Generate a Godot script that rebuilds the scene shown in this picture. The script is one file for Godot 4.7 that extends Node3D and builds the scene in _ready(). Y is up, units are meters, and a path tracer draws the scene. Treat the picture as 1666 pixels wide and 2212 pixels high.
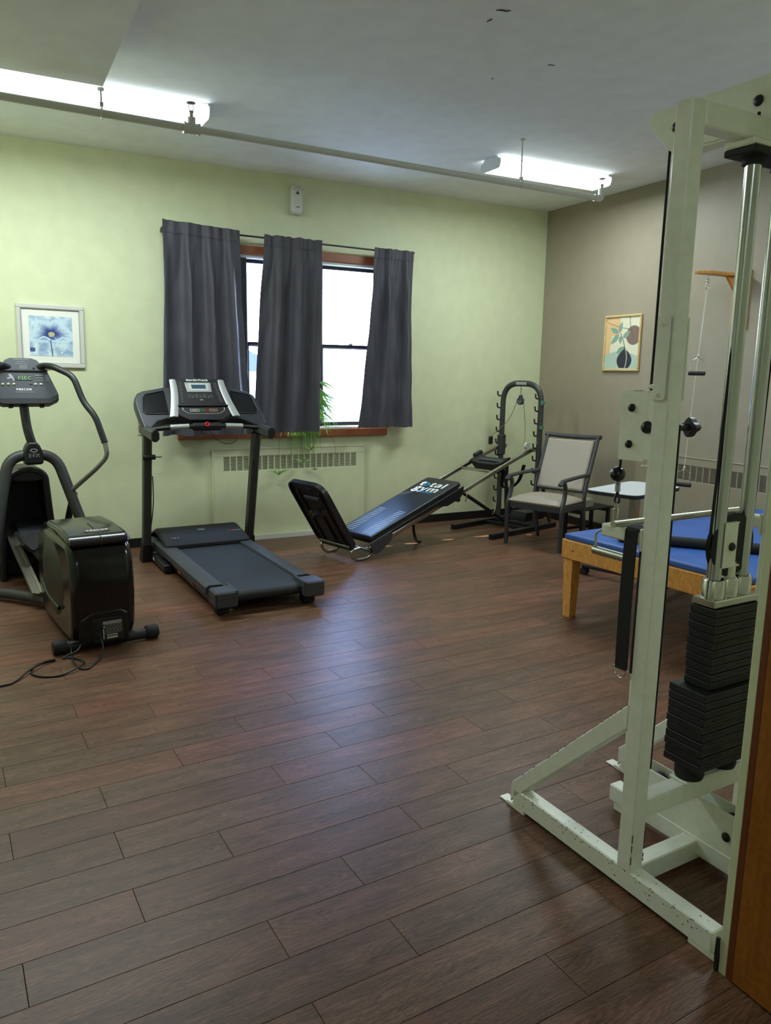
extends Node3D

# ------------------------------------------------------------------ mesh building
class MB:
	var v := PackedVector3Array()
	var n := PackedVector3Array()
	var t := PackedVector2Array()
	func tri(a: Vector3, b: Vector3, c: Vector3, na: Vector3, nb: Vector3, nc: Vector3, ua := Vector2(), ub := Vector2(), uc := Vector2()) -> void:
		var g := (b - a).cross(c - a)
		if g.length_squared() < 1e-18:
			return
		if g.dot(na + nb + nc) > 0.0:
			v.append(a); v.append(c); v.append(b)
			n.append(na); n.append(nc); n.append(nb)
			t.append(ua); t.append(uc); t.append(ub)
		else:
			v.append(a); v.append(b); v.append(c)
			n.append(na); n.append(nb); n.append(nc)
			t.append(ua); t.append(ub); t.append(uc)
	func quad(a: Vector3, b: Vector3, c: Vector3, d: Vector3, nn: Vector3, ua := Vector2(0, 1), ub := Vector2(1, 1), uc := Vector2(1, 0), ud := Vector2(0, 0)) -> void:
		tri(a, b, c, nn, nn, nn, ua, ub, uc)
		tri(a, c, d, nn, nn, nn, ua, uc, ud)
	func quadn(a: Vector3, b: Vector3, c: Vector3, d: Vector3, na: Vector3, nb: Vector3, nc: Vector3, nd: Vector3) -> void:
		tri(a, b, c, na, nb, nc)
		tri(a, c, d, na, nc, nd)
	func quad2(a: Vector3, b: Vector3, c: Vector3, d: Vector3) -> MB:
		quad(a, b, c, d, (b - a).cross(c - a).normalized())
		return self
	# a box with chamfered edges
	func box(c: Vector3, s: Vector3, bev := 0.0, xf := Transform3D()) -> MB:
		var h := s * 0.5
		var b := minf(bev, minf(h.x, minf(h.y, h.z)) * 0.9)
		var bs := xf.basis.orthonormalized()
		for ax in 3:
			var u := (ax + 1) % 3
			var w := (ax + 2) % 3
			for sg in [-1.0, 1.0]:
				var nn := Vector3(); nn[ax] = sg
				var q := []
				for k in [[-1, -1], [1, -1], [1, 1], [-1, 1]]:
					var p := Vector3(); p[ax] = sg * h[ax]; p[u] = k[0] * (h[u] - b); p[w] = k[1] * (h[w] - b)
					q.append(xf * (c + p))
				quad(q[0], q[1], q[2], q[3], bs * nn)
		if b <= 0.0:
			return self
		for ax in 3:
			var u := (ax + 1) % 3
			var w := (ax + 2) % 3
			for su in [-1.0, 1.0]:
				for sw in [-1.0, 1.0]:
					var nn := Vector3(); nn[u] = su; nn[w] = sw
					nn = nn.normalized()
					var q := []
					for e in [-1.0, 1.0]:
						var p := Vector3(); p[ax] = e * (h[ax] - b); p[u] = su * h[u]; p[w] = sw * (h[w] - b)
						var p2 := Vector3(); p2[ax] = e * (h[ax] - b); p2[u] = su * (h[u] - b); p2[w] = sw * h[w]
						q.append(xf * (c + p)); q.append(xf * (c + p2))
					quad(q[0], q[1], q[3], q[2], bs * nn)
		for sx in [-1.0, 1.0]:
			for sy in [-1.0, 1.0]:
				for sz in [-1.0, 1.0]:
					var nn := bs * Vector3(sx, sy, sz).normalized()
					tri(xf * (c + Vector3(sx * h.x, sy * (h.y - b), sz * (h.z - b))), xf * (c + Vector3(sx * (h.x - b), sy * h.y, sz * (h.z - b))), xf * (c + Vector3(sx * (h.x - b), sy * (h.y - b), sz * h.z)), nn, nn, nn)
		return self
	func bx(x0: float, x1: float, y0: float, y1: float, z0: float, z1: float, bev := 0.0) -> MB:
		return box(Vector3((x0 + x1) / 2, (y0 + y1) / 2, (z0 + z1) / 2), Vector3(absf(x1 - x0), absf(y1 - y0), absf(z1 - z0)), bev)
	# a closed profile (x along side, y along up) swept along a path
	func sweep(path: Array, prof: Array, up := Vector3.UP, smooth := true, closed := false, caps := true, scales := []) -> MB:
		var m := path.size()
		var tang := []
		for i in m:
			var a: Vector3 = path[(i - 1 + m) % m] if closed or i > 0 else path[i]
			var b: Vector3 = path[(i + 1) % m] if closed or i < m - 1 else path[i]
			var d1: Vector3 = (path[i] - a).normalized()
			var d2: Vector3 = (b - path[i]).normalized()
			tang.append((d1 + d2).normalized())
		var ups := []
		var t0: Vector3 = tang[0]
		var u0 := (up - t0 * up.dot(t0))
		if u0.length() < 1e-4:
			u0 = t0.cross(Vector3(1, 0, 0)) if absf(t0.x) < 0.9 else t0.cross(Vector3(0, 0, 1))
		u0 = u0.normalized()
		ups.append(u0)
		for i in range(1, m):
			var ti: Vector3 = tang[i]
			var uu: Vector3 = ups[i - 1]
			uu = (uu - ti * uu.dot(ti)).normalized()
			ups.append(uu)
		var k := prof.size()
		var pn := []
		var c0 := Vector2()
		for p in prof: c0 += p / float(k)
		for j in k:
			var e1: Vector2 = (prof[j] - prof[(j - 1 + k) % k]).orthogonal().normalized()
			var e2: Vector2 = (prof[(j + 1) % k] - prof[j]).orthogonal().normalized()
			var nn := (e1 + e2).normalized()
			if nn.dot(prof[j] - c0) < 0: nn = -nn
			pn.append(nn)
		var ring := []
		var rn := []
		for i in m:
			var ti: Vector3 = tang[i]
			var uu: Vector3 = ups[i]
			var si := ti.cross(uu)
			var sc: float = scales[i] if scales.size() > i else 1.0
			var a := []
			var b := []
			for j in k:
				a.append(path[i] + (si * prof[j].x + uu * prof[j].y) * sc)
				b.append((si * pn[j].x + uu * pn[j].y).normalized())
			ring.append(a); rn.append(b)
		var last := m if closed else m - 1
		for i in last:
			var i2 := (i + 1) % m
			for j in k:
				var j2 := (j + 1) % k
				if smooth:
					quadn(ring[i][j], ring[i][j2], ring[i2][j2], ring[i2][j], rn[i][j], rn[i][j2], rn[i2][j2], rn[i2][j])
				else:
					var f: Vector3 = (ring[i][j2] - ring[i][j]).cross(ring[i2][j] - ring[i][j]).normalized()
					if f.dot(rn[i][j] + rn[i][j2]) < 0: f = -f
					quad(ring[i][j], ring[i][j2], ring[i2][j2], ring[i2][j], f)
		if caps and not closed:
			for e in [0, m - 1]:
				var nn: Vector3 = -tang[0] if e == 0 else tang[m - 1]
				var pts := PackedVector2Array(prof)
				var ix := Geometry2D.triangulate_polygon(pts)
				for q in range(0, ix.size(), 3):
					tri(ring[e][ix[q]], ring[e][ix[q + 1]], ring[e][ix[q + 2]], nn, nn, nn)
		return self
	func tube(path: Array, r: float, sides := 10, closed := false, scales := [], flat := 1.0, up := Vector3.UP) -> MB:
		var prof := []
		for j in sides:
			var a := TAU * j / sides
			prof.append(Vector2(cos(a) * r, sin(a) * r * flat))
		return sweep(path, prof, up, true, closed, true, scales)
	func rod(a: Vector3, b: Vector3, r: float, sides := 12) -> MB:
		return tube([a, b], r, sides)
	func bar(path: Array, w: float, h: float, up := Vector3.UP, bev := 0.004) -> MB:
		var x := w / 2; var y := h / 2
		var b := minf(bev, minf(x, y) * 0.8)
		return sweep(path, [Vector2(-x + b, -y), Vector2(x - b, -y), Vector2(x, -y + b), Vector2(x, y - b), Vector2(x - b, y), Vector2(-x + b, y), Vector2(-x, y - b), Vector2(-x, -y + b)], up, false)
	func lathe(prof: Array, xf := Transform3D(), seg := 20) -> MB:
		var bs := xf.basis.orthonormalized()
		var m := prof.size()
		for i in m - 1:
			var p: Vector2 = prof[i]; var q: Vector2 = prof[i + 1]
			var e := (q - p).normalized()
			var nf := Vector2(e.y, -e.x)
			var n1 := nf; var n2 := nf
			if i > 0:
				var e0: Vector2 = (p - prof[i - 1]).normalized()
				if e0.dot(e) > 0.75: n1 = (nf + Vector2(e0.y, -e0.x)).normalized()
			if i < m - 2:
				var e3: Vector2 = (prof[i + 2] - q).normalized()
				if e3.dot(e) > 0.75: n2 = (nf + Vector2(e3.y, -e3.x)).normalized()
			for j in seg:
				var a := TAU * j / seg; var b := TAU * (j + 1) / seg
				var ca := Vector3(cos(a), 0, sin(a)); var cb := Vector3(cos(b), 0, sin(b))
				quadn(xf * (ca * p.x + Vector3(0, p.y, 0)), xf * (cb * p.x + Vector3(0, p.y, 0)), xf * (cb * q.x + Vector3(0, q.y, 0)), xf * (ca * q.x + Vector3(0, q.y, 0)),
					bs * (ca * n1.x + Vector3(0, n1.y, 0)), bs * (cb * n1.x + Vector3(0, n1.y, 0)), bs * (cb * n2.x + Vector3(0, n2.y, 0)), bs * (ca * n2.x + Vector3(0, n2.y, 0)))
		return self
	func ball(c: Vector3, r: Vector3, seg := 18, rings := 10, xf := Transform3D()) -> MB:
		var bs := xf.basis
		for i in rings:
			var a0 := PI * i / rings - PI / 2; var a1 := PI * (i + 1) / rings - PI / 2
			for j in seg:
				var b0 := TAU * j / seg; var b1 := TAU * (j + 1) / seg
				var q := []
				var w := []
				for ab in [[a0, b0], [a0, b1], [a1, b1], [a1, b0]]:
					var d := Vector3(cos(ab[0]) * cos(ab[1]), sin(ab[0]), cos(ab[0]) * sin(ab[1]))
					q.append(xf * (c + d * r)); w.append((bs * (d / r)).normalized())
				quadn(q[0], q[1], q[2], q[3], w[0], w[1], w[2], w[3])
		return self
	# polygon in x,y extruded along z from -d/2 to d/2, with a chamfer of several steps
	func prism(poly: Array, d: float, xf := Transform3D(), bev := 0.0, steps := 1) -> MB:
		var k := poly.size()
		var area := 0.0
		for j in k:
			var p: Vector2 = poly[j]; var q: Vector2 = poly[(j + 1) % k]
			area += p.x * q.y - q.x * p.y
		var pts := poly.duplicate()
		if area < 0: pts.reverse()
		var nrm := []
		var off := []
		for j in k:
			var e1: Vector2 = (pts[j] - pts[(j - 1 + k) % k]).normalized()
			var e2: Vector2 = (pts[(j + 1) % k] - pts[j]).normalized()
			var n1 := Vector2(e1.y, -e1.x); var n2 := Vector2(e2.y, -e2.x)
			nrm.append([n1, n2, e1.dot(e2) > 0.7])
			var b := (n1 + n2).normalized()
			off.append(b / maxf(b.dot(n1), 0.4))
		var lay := []   # [inset, z, normal z share]
		if bev > 0:
			for s in steps + 1:
				var a := PI / 2 * s / steps
				lay.append([bev * (1 - sin(a)), d / 2 - bev * (1 - cos(a)), cos(a)])
		else:
			lay.append([0.0, d / 2, 0.0])
		var bs := xf.basis.orthonormalized()
		var full := []
		for l in lay: full.append(l)
		for i in range(lay.size() - 1, -1, -1): full.append([lay[i][0], -lay[i][1], -lay[i][2]])
		for i in full.size() - 1:
			var A: Array = full[i]; var B: Array = full[i + 1]
			for j in k:
				var j2 := (j + 1) % k
				var pa = Vector2(pts[j]) - off[j] * A[0]; var pb = Vector2(pts[j2]) - off[j2] * A[0]
				var qa = Vector2(pts[j]) - off[j] * B[0]; var qb = Vector2(pts[j2]) - off[j2] * B[0]
				var na: Vector2 = nrm[j][1]; var nb: Vector2 = nrm[j2][0]
				if nrm[j][2]: na = (Vector2(nrm[j][0]) + Vector2(nrm[j][1])).normalized()
				if nrm[j2][2]: nb = (Vector2(nrm[j2][0]) + Vector2(nrm[j2][1])).normalized()
				var za: float = A[2]; var zb: float = B[2]
				if steps == 1 and bev > 0 and signf(A[1]) == signf(B[1]):
					za = signf(A[1]) * 0.7; zb = za
				elif steps == 1:
					za = 0.0; zb = 0.0
				var ra := sqrt(maxf(0.0, 1 - za * za)); var rb := sqrt(maxf(0.0, 1 - zb * zb))
				quadn(xf * Vector3(pa.x, pa.y, A[1]), xf * Vector3(pb.x, pb.y, A[1]), xf * Vector3(qb.x, qb.y, B[1]), xf * Vector3(qa.x, qa.y, B[1]),
					bs * Vector3(na.x * ra, na.y * ra, za), bs * Vector3(nb.x * ra, nb.y * ra, za), bs * Vector3(nb.x * rb, nb.y * rb, zb), bs * Vector3(na.x * rb, na.y * rb, zb))
		var face := PackedVector2Array()
		for j in k: face.append(Vector2(pts[j]) - off[j] * lay[0][0])
		var ix := Geometry2D.triangulate_polygon(face)
		for sg in [1.0, -1.0]:
			var nn := bs * Vector3(0, 0, sg)
			for q in range(0, ix.size(), 3):
				var a := face[ix[q]]; var b := face[ix[q + 1]]; var c := face[ix[q + 2]]
				tri(xf * Vector3(a.x, a.y, sg * d / 2), xf * Vector3(b.x, b.y, sg * d / 2), xf * Vector3(c.x, c.y, sg * d / 2), nn, nn, nn, a, b, c)
		return self
	# a sheet from rows of points, given thickness
	func sheet(g: Array, th: float) -> MB:
		var r := g.size(); var c: int = g[0].size()
		var nn := []
		for i in r:
			var row := []
			for j in c:
				var du: Vector3 = g[i][mini(j + 1, c - 1)] - g[i][maxi(j - 1, 0)]
				var dv: Vector3 = g[mini(i + 1, r - 1)][j] - g[maxi(i - 1, 0)][j]
				row.append(du.cross(dv).normalized())
			nn.append(row)
		for sg in [1.0, -1.0]:
			for i in r - 1:
				for j in c - 1:
					var q := []
					for ij in [[i, j], [i, j + 1], [i + 1, j + 1], [i + 1, j]]:
						q.append(g[ij[0]][ij[1]] + nn[ij[0]][ij[1]] * th * 0.5 * sg)
					quadn(q[0], q[1], q[2], q[3], nn[i][j] * sg, nn[i][j + 1] * sg, nn[i + 1][j + 1] * sg, nn[i + 1][j] * sg)
		for i in r - 1:
			for j in [0, c - 1]:
				var e: Vector3 = (g[i][0] - g[i][c - 1]).normalized() * (1.0 if j == 0 else -1.0)
				quad(g[i][j] + nn[i][j] * th / 2, g[i + 1][j] + nn[i + 1][j] * th / 2, g[i + 1][j] - nn[i + 1][j] * th / 2, g[i][j] - nn[i][j] * th / 2, e)
		for j in c - 1:
			for i in [0, r - 1]:
				var e: Vector3 = (g[0][j] - g[r - 1][j]).normalized() * (1.0 if i == 0 else -1.0)
				quad(g[i][j] + nn[i][j] * th / 2, g[i][j + 1] + nn[i][j + 1] * th / 2, g[i][j + 1] - nn[i][j + 1] * th / 2, g[i][j] - nn[i][j] * th / 2, e)
		return self
	func mesh() -> ArrayMesh:
		var a := []
		a.resize(Mesh.ARRAY_MAX)
		a[Mesh.ARRAY_VERTEX] = v
		a[Mesh.ARRAY_NORMAL] = n
		a[Mesh.ARRAY_TEX_UV] = t
		var m := ArrayMesh.new()
		m.add_surface_from_arrays(Mesh.PRIMITIVE_TRIANGLES, a)
		return m

func mb() -> MB:
	return MB.new()

# rounds the corners of a path
func rnd(path: Array, r: float, k := 5) -> Array:
	var o := [path[0]]
	for i in range(1, path.size() - 1):
		var p: Vector3 = path[i]
		var a: Vector3 = path[i - 1] - p
		var b: Vector3 = path[i + 1] - p
		var d := minf(r, minf(a.length(), b.length()) * 0.48)
		var s := p + a.normalized() * d
		var e := p + b.normalized() * d
		for j in k + 1:
			var u := float(j) / k
			o.append(s.lerp(p, u).lerp(p.lerp(e, u), u))
	o.append(path[-1])
	return o

func curve(pts: Array, per := 6) -> Array:
	var o := []
	var m := pts.size()
	for i in m - 1:
		var p0: Vector3 = pts[maxi(i - 1, 0)]; var p1: Vector3 = pts[i]; var p2: Vector3 = pts[i + 1]; var p3: Vector3 = pts[mini(i + 2, m - 1)]
		for j in per:
			var u := float(j) / per
			o.append(p1.cubic_interpolate(p2, p0, p3, u))
	o.append(pts[-1])
	return o

func along(a: Vector3, b: Vector3) -> Transform3D:   # y axis along a -> b, origin at a
	var y := (b - a).normalized()
	var x := y.cross(Vector3(0.3, 0.2, 1)).normalized()
	return Transform3D(Basis(x, y, x.cross(y)), a)

func tf(o: Vector3, euler := Vector3()) -> Transform3D:
	return Transform3D(Basis.from_euler(euler), o)

# ------------------------------------------------------------------ nodes
var taken := {}
func numbered(s: String) -> String:
	if not taken.has(s):
		taken[s] = 0
		return s
	taken[s] += 1
	return "%s_%03d" % [s, taken[s]]

func thing(called: String, label: String, category: String, at := Vector3(), turn := 0.0, group := "") -> Node3D:
	var o := Node3D.new()
	o.name = numbered(called)
	add_child(o)
	o.position = at
	o.rotation.y = turn
	o.set_meta("label", label)
	o.set_meta("category", category)
	if group: o.set_meta("group", group)
	return o

func part(called: String, m, mat: Material, parent: Node, label := "") -> MeshInstance3D:
	var o := MeshInstance3D.new()
	o.name = called
	o.mesh = m.mesh() if m is MB else m
	o.material_override = mat
	parent.add_child(o, true)
	if label: o.set_meta("label", label)
	return o

func struct(called: String, m, mat: Material, label: String) -> MeshInstance3D:
	var o := part(numbered(called), m, mat, self)
	o.set_meta("kind", "structure")
	o.set_meta("label", label)
	return o

func words(s: String, height: float, mat: Material, parent: Node, xf: Transform3D, called := "lettering", bold := true, depth := 0.002, spread := 1.0) -> MeshInstance3D:
	var f := SystemFont.new()
	f.font_names = PackedStringArray(["Droid Sans"])
	f.font_weight = 700 if bold else 400
	var tm := TextMesh.new()
	tm.font = f
	tm.text = s
	tm.font_size = 64
	tm.pixel_size = height / 46.0
	tm.depth = depth
	tm.curve_step = 2.0
	var o := MeshInstance3D.new()
	o.name = called
	o.mesh = tm
	o.material_override = mat
	o.transform = xf * Transform3D(Basis.from_scale(Vector3(spread, 1, 1)), Vector3())
	parent.add_child(o, true)
	return o

# ------------------------------------------------------------------ materials
func mat(c: Color, rough := 0.6, metal := 0.0, spec := 0.5) -> StandardMaterial3D:
	var m := StandardMaterial3D.new()
	m.albedo_color = c
	m.roughness = rough
	m.metallic = metal
	m.metallic_specular = spec
	return m

func rgb(r: int, g: int, b: int) -> Color:
	return Color(r / 255.0, g / 255.0, b / 255.0)

func noise(f: float, octaves := 4, sd := 1, kind := FastNoiseLite.TYPE_SIMPLEX_SMOOTH) -> FastNoiseLite:
	var q := FastNoiseLite.new()
	q.noise_type = kind
	q.frequency = f
	q.fractal_octaves = octaves
	q.seed = sd
	return q

func noisetex(f: float, lo: Color, hi: Color, sd := 1, size := 256, octaves := 4) -> NoiseTexture2D:
	var tx := NoiseTexture2D.new()
	tx.noise = noise(f, octaves, sd)
	tx.width = size
	tx.height = size
	tx.seamless = true
	var g := Gradient.new()
	g.set_color(0, lo)
	g.set_color(1, hi)
	tx.color_ramp = g
	return tx

func mottled(c: Color, rough: float, metal: float, tx: Texture2D, scale: float, bump: Texture2D = null, depth := 0.1, world := false) -> StandardMaterial3D:
	var m := mat(c, rough, metal)
	if tx: m.albedo_texture = tx
	m.uv1_triplanar = true
	m.uv1_world_triplanar = world
	m.uv1_scale = Vector3.ONE * scale
	if bump:
		m.heightmap_enabled = true
		m.heightmap_texture = bump
		m.heightmap_scale = depth
	return m

func glow(c: Color, e: float) -> StandardMaterial3D:
	var m := mat(c, 0.5)
	m.emission_enabled = true
	m.emission = c
	m.emission_energy_multiplier = e
	return m

func image(w: int, h: int, f: Callable) -> ImageTexture:
	var d := PackedByteArray()
	d.resize(w * h * 3)
	for y in h:
		for x in w:
			var c: Color = f.call((x + 0.5) / w, (y + 0.5) / h)
			var i := (y * w + x) * 3
			d[i] = clampi(int(c.r * 255), 0, 255)
			d[i + 1] = clampi(int(c.g * 255), 0, 255)
			d[i + 2] = clampi(int(c.b * 255), 0, 255)
	return ImageTexture.create_from_image(Image.create_from_data(w, h, false, Image.FORMAT_RGB8, d))

func printed(tx: Texture2D, rough := 0.6) -> StandardMaterial3D:
	var m := mat(Color.WHITE, rough)
	m.albedo_texture = tx
	m.texture_repeat = false
	return m

const H := 3.25
var M := {}

func _ready() -> void:
	# ---------------------------------------------------------------- camera, sky, sun, exposure
	var cam := Camera3D.new()
	cam.name = "camera"
	cam.fov = rad_to_deg(2.0 * atan(1106.0 / 1654.38))
	cam.position = Vector3(-5.4434, 1.55, 6.8055)
	cam.basis = Basis.from_euler(Vector3(-0.180733, -0.482011, 0.0170886))
	cam.near = 0.05
	cam.far = 400.0
	add_child(cam)
	var env := Environment.new()
	env.background_mode = Environment.BG_SKY
	var sky := Sky.new()
	var sm := ProceduralSkyMaterial.new()
	sm.sky_top_color = Color(0.50, 0.66, 0.92)
	sm.sky_horizon_color = Color(0.86, 0.91, 1.0)
	sm.ground_bottom_color = Color(0.5, 0.5, 0.5)
	sm.ground_horizon_color = Color(0.8, 0.83, 0.88)
	sm.sky_energy_multiplier = 4.2
	sm.ground_energy_multiplier = 2.2
	sky.sky_material = sm
	env.sky = sky
	env.tonemap_mode = Environment.TONE_MAPPER_LINEAR
	env.tonemap_exposure = 1.15
	env.sdfgi_enabled = true
	env.ssao_enabled = true
	env.ssil_enabled = true
	var we := WorldEnvironment.new()
	we.name = "world"
	we.environment = env
	add_child(we)
	var sun := DirectionalLight3D.new()
	sun.name = "sun"
	sun.light_color = Color(1.0, 0.95, 0.88)
	sun.light_energy = 7.0
	sun.light_angular_distance = 0.5
	sun.shadow_enabled = true
	sun.sky_mode = DirectionalLight3D.SKY_MODE_LIGHT_ONLY
	sun.basis = Basis.looking_at(Vector3(1.05, -1.08, 0.80).normalized())
	add_child(sun)
	make_materials()
	room()
	outside()
	wall_things()
	ceiling_things()
	curtains()
	plant()
	treadmill()
	elliptical()
	incline_bench()
	armchair()
	tables()
	tower()

func make_materials() -> void:
	var fine := noisetex(0.05, Color(0.35, 0.35, 0.35), Color(0.65, 0.65, 0.65), 3, 256, 3)
	var speck := noisetex(0.03, Color(0.965, 0.965, 0.965), Color.WHITE, 7, 256, 4)
	M.green = mottled(rgb(210, 214, 174), 0.55, 0.0, speck, 0.7, fine, 0.04, true)
	M.taupe = mottled(rgb(154, 144, 122), 0.5, 0.0, speck, 0.7, fine, 0.04, true)
	M.ceil = mottled(rgb(240, 243, 243), 0.8, 0.0, speck, 0.6, fine, 0.05, true)
	M.hall = mat(rgb(200, 203, 180), 0.7)
	M.base = mat(rgb(24, 24, 25), 0.4)
	M.sub = mat(rgb(22, 16, 13), 0.9)
	M.white = mottled(rgb(238, 240, 226), 0.32, 0.0, noisetex(0.03, Color(0.96, 0.96, 0.95), Color.WHITE, 21), 3.0, fine, 0.02)
	M.chip = mat(rgb(70, 66, 60), 0.7)
	M.pipe = mat(rgb(205, 207, 198), 0.5)
	M.fix = mat(rgb(225, 228, 228), 0.4)
	M.lens = glow(Color(0.94, 0.98, 1.0), 2.8)
	M.wood_stain = wood(rgb(150, 86, 50), 11, 6.0, 0.38)
	M.wood_door = wood(rgb(150, 92, 32), 12, 2.2, 0.33)
	M.wood_jamb = wood(rgb(112, 58, 30), 13, 3.0, 0.4)
	M.wood_pine = wood(rgb(226, 164, 86), 14, 3.0, 0.38)
	M.wood_pale = wood(rgb(214, 188, 132), 15, 8.0, 0.6)
	M.bronze = mat(rgb(44, 42, 46), 0.45, 0.2)
	M.plastic_white = mat(rgb(205, 206, 196), 0.35)
	M.black = mat(rgb(22, 22, 24), 0.42)
	M.iron = mat(rgb(11, 12, 13), 0.55)
	M.black_gloss = mat(rgb(12, 13, 15), 0.16)
	M.black_soft = mottled(rgb(26, 26, 28), 0.75, 0.0, null, 30.0, fine, 0.05)
	M.rubber = mat(rgb(20, 20, 21), 0.7)
	M.grey_dark = mat(rgb(58, 60, 66), 0.5)
	M.grey_mid = mat(rgb(92, 94, 94), 0.45)
	M.char = mat(rgb(60, 61, 60), 0.45, 0.2)
	M.silver = mat(rgb(176, 178, 176), 0.38, 0.5)
	M.chrome = mat(rgb(205, 205, 200), 0.13, 1.0)
	M.chrome_dull = mat(rgb(178, 176, 162), 0.27, 1.0)
	M.rod = mat(rgb(188, 190, 190), 0.2, 1.0)
	M.alu = mat(rgb(150, 146, 132), 0.35, 0.8)
	M.text_w = mat(rgb(225, 225, 220), 0.6)
	M.text_g = mat(rgb(150, 150, 148), 0.6)
	M.orange = mat(rgb(205, 110, 40), 0.5)
	M.red = mat(rgb(200, 30, 40), 0.4)
	M.vinyl = mat(rgb(158, 147, 131), 0.42)
	M.steel_grey = mat(rgb(66, 67, 70), 0.38, 0.35)
	M.blue = mottled(rgb(58, 102, 180), 0.42, 0.0, noisetex(0.01, Color(0.9, 0.9, 0.92), Color.WHITE, 8), 1.5, fine, 0.03)
	M.pad = mat(rgb(24, 27, 31), 0.36)
	var cloth := noisetex(0.2, Color(0.3, 0.3, 0.3), Color(0.7, 0.7, 0.7), 5, 128, 2)
	M.curtain = mottled(rgb(66, 65, 73), 0.62, 0.0, null, 60.0, cloth, 0.03)
	M.curtain.rim_enabled = true
	M.curtain.rim = 0.25
	M.web = mottled(rgb(15, 15, 16), 0.8, 0.0, null, 80.0, cloth, 0.05)
	var gl := mat(Color(0.92, 0.96, 0.97, 0.06), 0.0)
	gl.transparency = BaseMaterial3D.TRANSPARENCY_ALPHA
	M.glass = gl
	M.leaf = mat(rgb(104, 146, 78), 0.45)
	M.leaf.backlight_enabled = true
	M.leaf.backlight = Color(0.55, 0.7, 0.35)
	M.leaf_pale = mat(rgb(150, 180, 108), 0.45)
	M.leaf_pale.backlight_enabled = true
	M.leaf_pale.backlight = Color(0.55, 0.7, 0.35)
	M.stem = mat(rgb(120, 120, 78), 0.6)

# straight-grained wood for triplanar use, grain along the long way of the texture's rows
func wood(c: Color, sd: int, scale: float, rough: float) -> StandardMaterial3D:
	var a := noise(1.0, 3, sd)
	var b := noise(1.0, 2, sd + 50)
	var tx := image(128, 256, func(u: float, w: float) -> Color:
		var x := absf(u - 0.5) * 2.0
		var y := absf(w - 0.5) * 2.0
		var g := a.get_noise_2d(x * 14.0, y * 1.2) * 0.5 + 0.5
		var r := 0.5 + 0.5 * sin((x * 9.0 + b.get_noise_2d(x * 1.5, y * 1.5) * 5.0) * 3.0)
		var k := 0.8 + 0.22 * g + 0.08 * r
		return Color(c.r * k, c.g * k * (0.97 + 0.03 * g), c.b * k * (0.92 + 0.08 * g)))
	var m := mat(Color.WHITE, rough)
	m.albedo_texture = tx
	m.uv1_triplanar = true
	m.uv1_scale = Vector3.ONE * scale
	return m

# ------------------------------------------------------------------ room
func plank_look(sd: int) -> StandardMaterial3D:
	var a := noise(1.0, 4, sd)
	var b := noise(1.0, 3, sd + 31)
	var c := noise(1.0, 2, sd + 77)
	var rng := RandomNumberGenerator.new()
	rng.seed = sd
	var tone := rng.randf_range(0.93, 1.07)
	var mid := rng.randf_range(0.25, 0.75)
	var warm := rng.randf_range(0.95, 1.06)
	var d := PackedByteArray()
	var e := PackedByteArray()
	var w := 768
	var h := 144
	d.resize(w * h * 3)
	e.resize(w * h)
	for y in h:
		for x in w:
			var u := float(x) / w * 0.94
			var q := float(y) / h * 0.1625
			# cathedral rings: long parabolas round a wandering centre line
			var cl := mid * 0.1625 + 0.03 * b.get_noise_2d(u * 2.0, 3.0)
			var ring := (q - cl) * (q - cl) * 520.0 + u * 2.6 + 1.3 * b.get_noise_2d(u * 1.8, q * 9.0)
			var rr := 0.5 + 0.5 * sin(ring * 16.0 + 2.0 * a.get_noise_2d(u * 3.0, q * 60.0))
			var fine := a.get_noise_2d(u * 6.0, q * 480.0)
			var pore := a.get_noise_2d(u * 30.0 + 40.0, q * 900.0)
			var streak := b.get_noise_2d(u * 1.6 + 9.0, q * 130.0)
			var cloud := c.get_noise_2d(u * 2.4, q * 14.0)
			var k := tone * (0.88 + 0.16 * (rr - 0.5) + 0.30 * fine + 0.15 * cloud + 0.12 * streak)
			if pore < -0.30: k *= 0.74
			var i := y * w + x
			d[i * 3] = clampi(int(124.0 * k * warm), 0, 255)
			d[i * 3 + 1] = clampi(int(88.0 * k), 0, 255)
			d[i * 3 + 2] = clampi(int(66.0 * k * (1.0 + 0.06 * cloud)), 0, 255)
			e[i] = clampi(int(150.0 + 60.0 * fine + 40.0 * rr + (-70.0 if pore < -0.32 else 0.0)), 0, 255)
	var m := mat(Color.WHITE, 0.40, 0.0, 0.38)
	m.albedo_texture = ImageTexture.create_from_image(Image.create_from_data(w, h, false, Image.FORMAT_RGB8, d))
	m.heightmap_enabled = true
	m.heightmap_texture = ImageTexture.create_from_image(Image.create_from_data(w, h, false, Image.FORMAT_L8, e))
	m.heightmap_scale = 0.035
	return m

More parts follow.
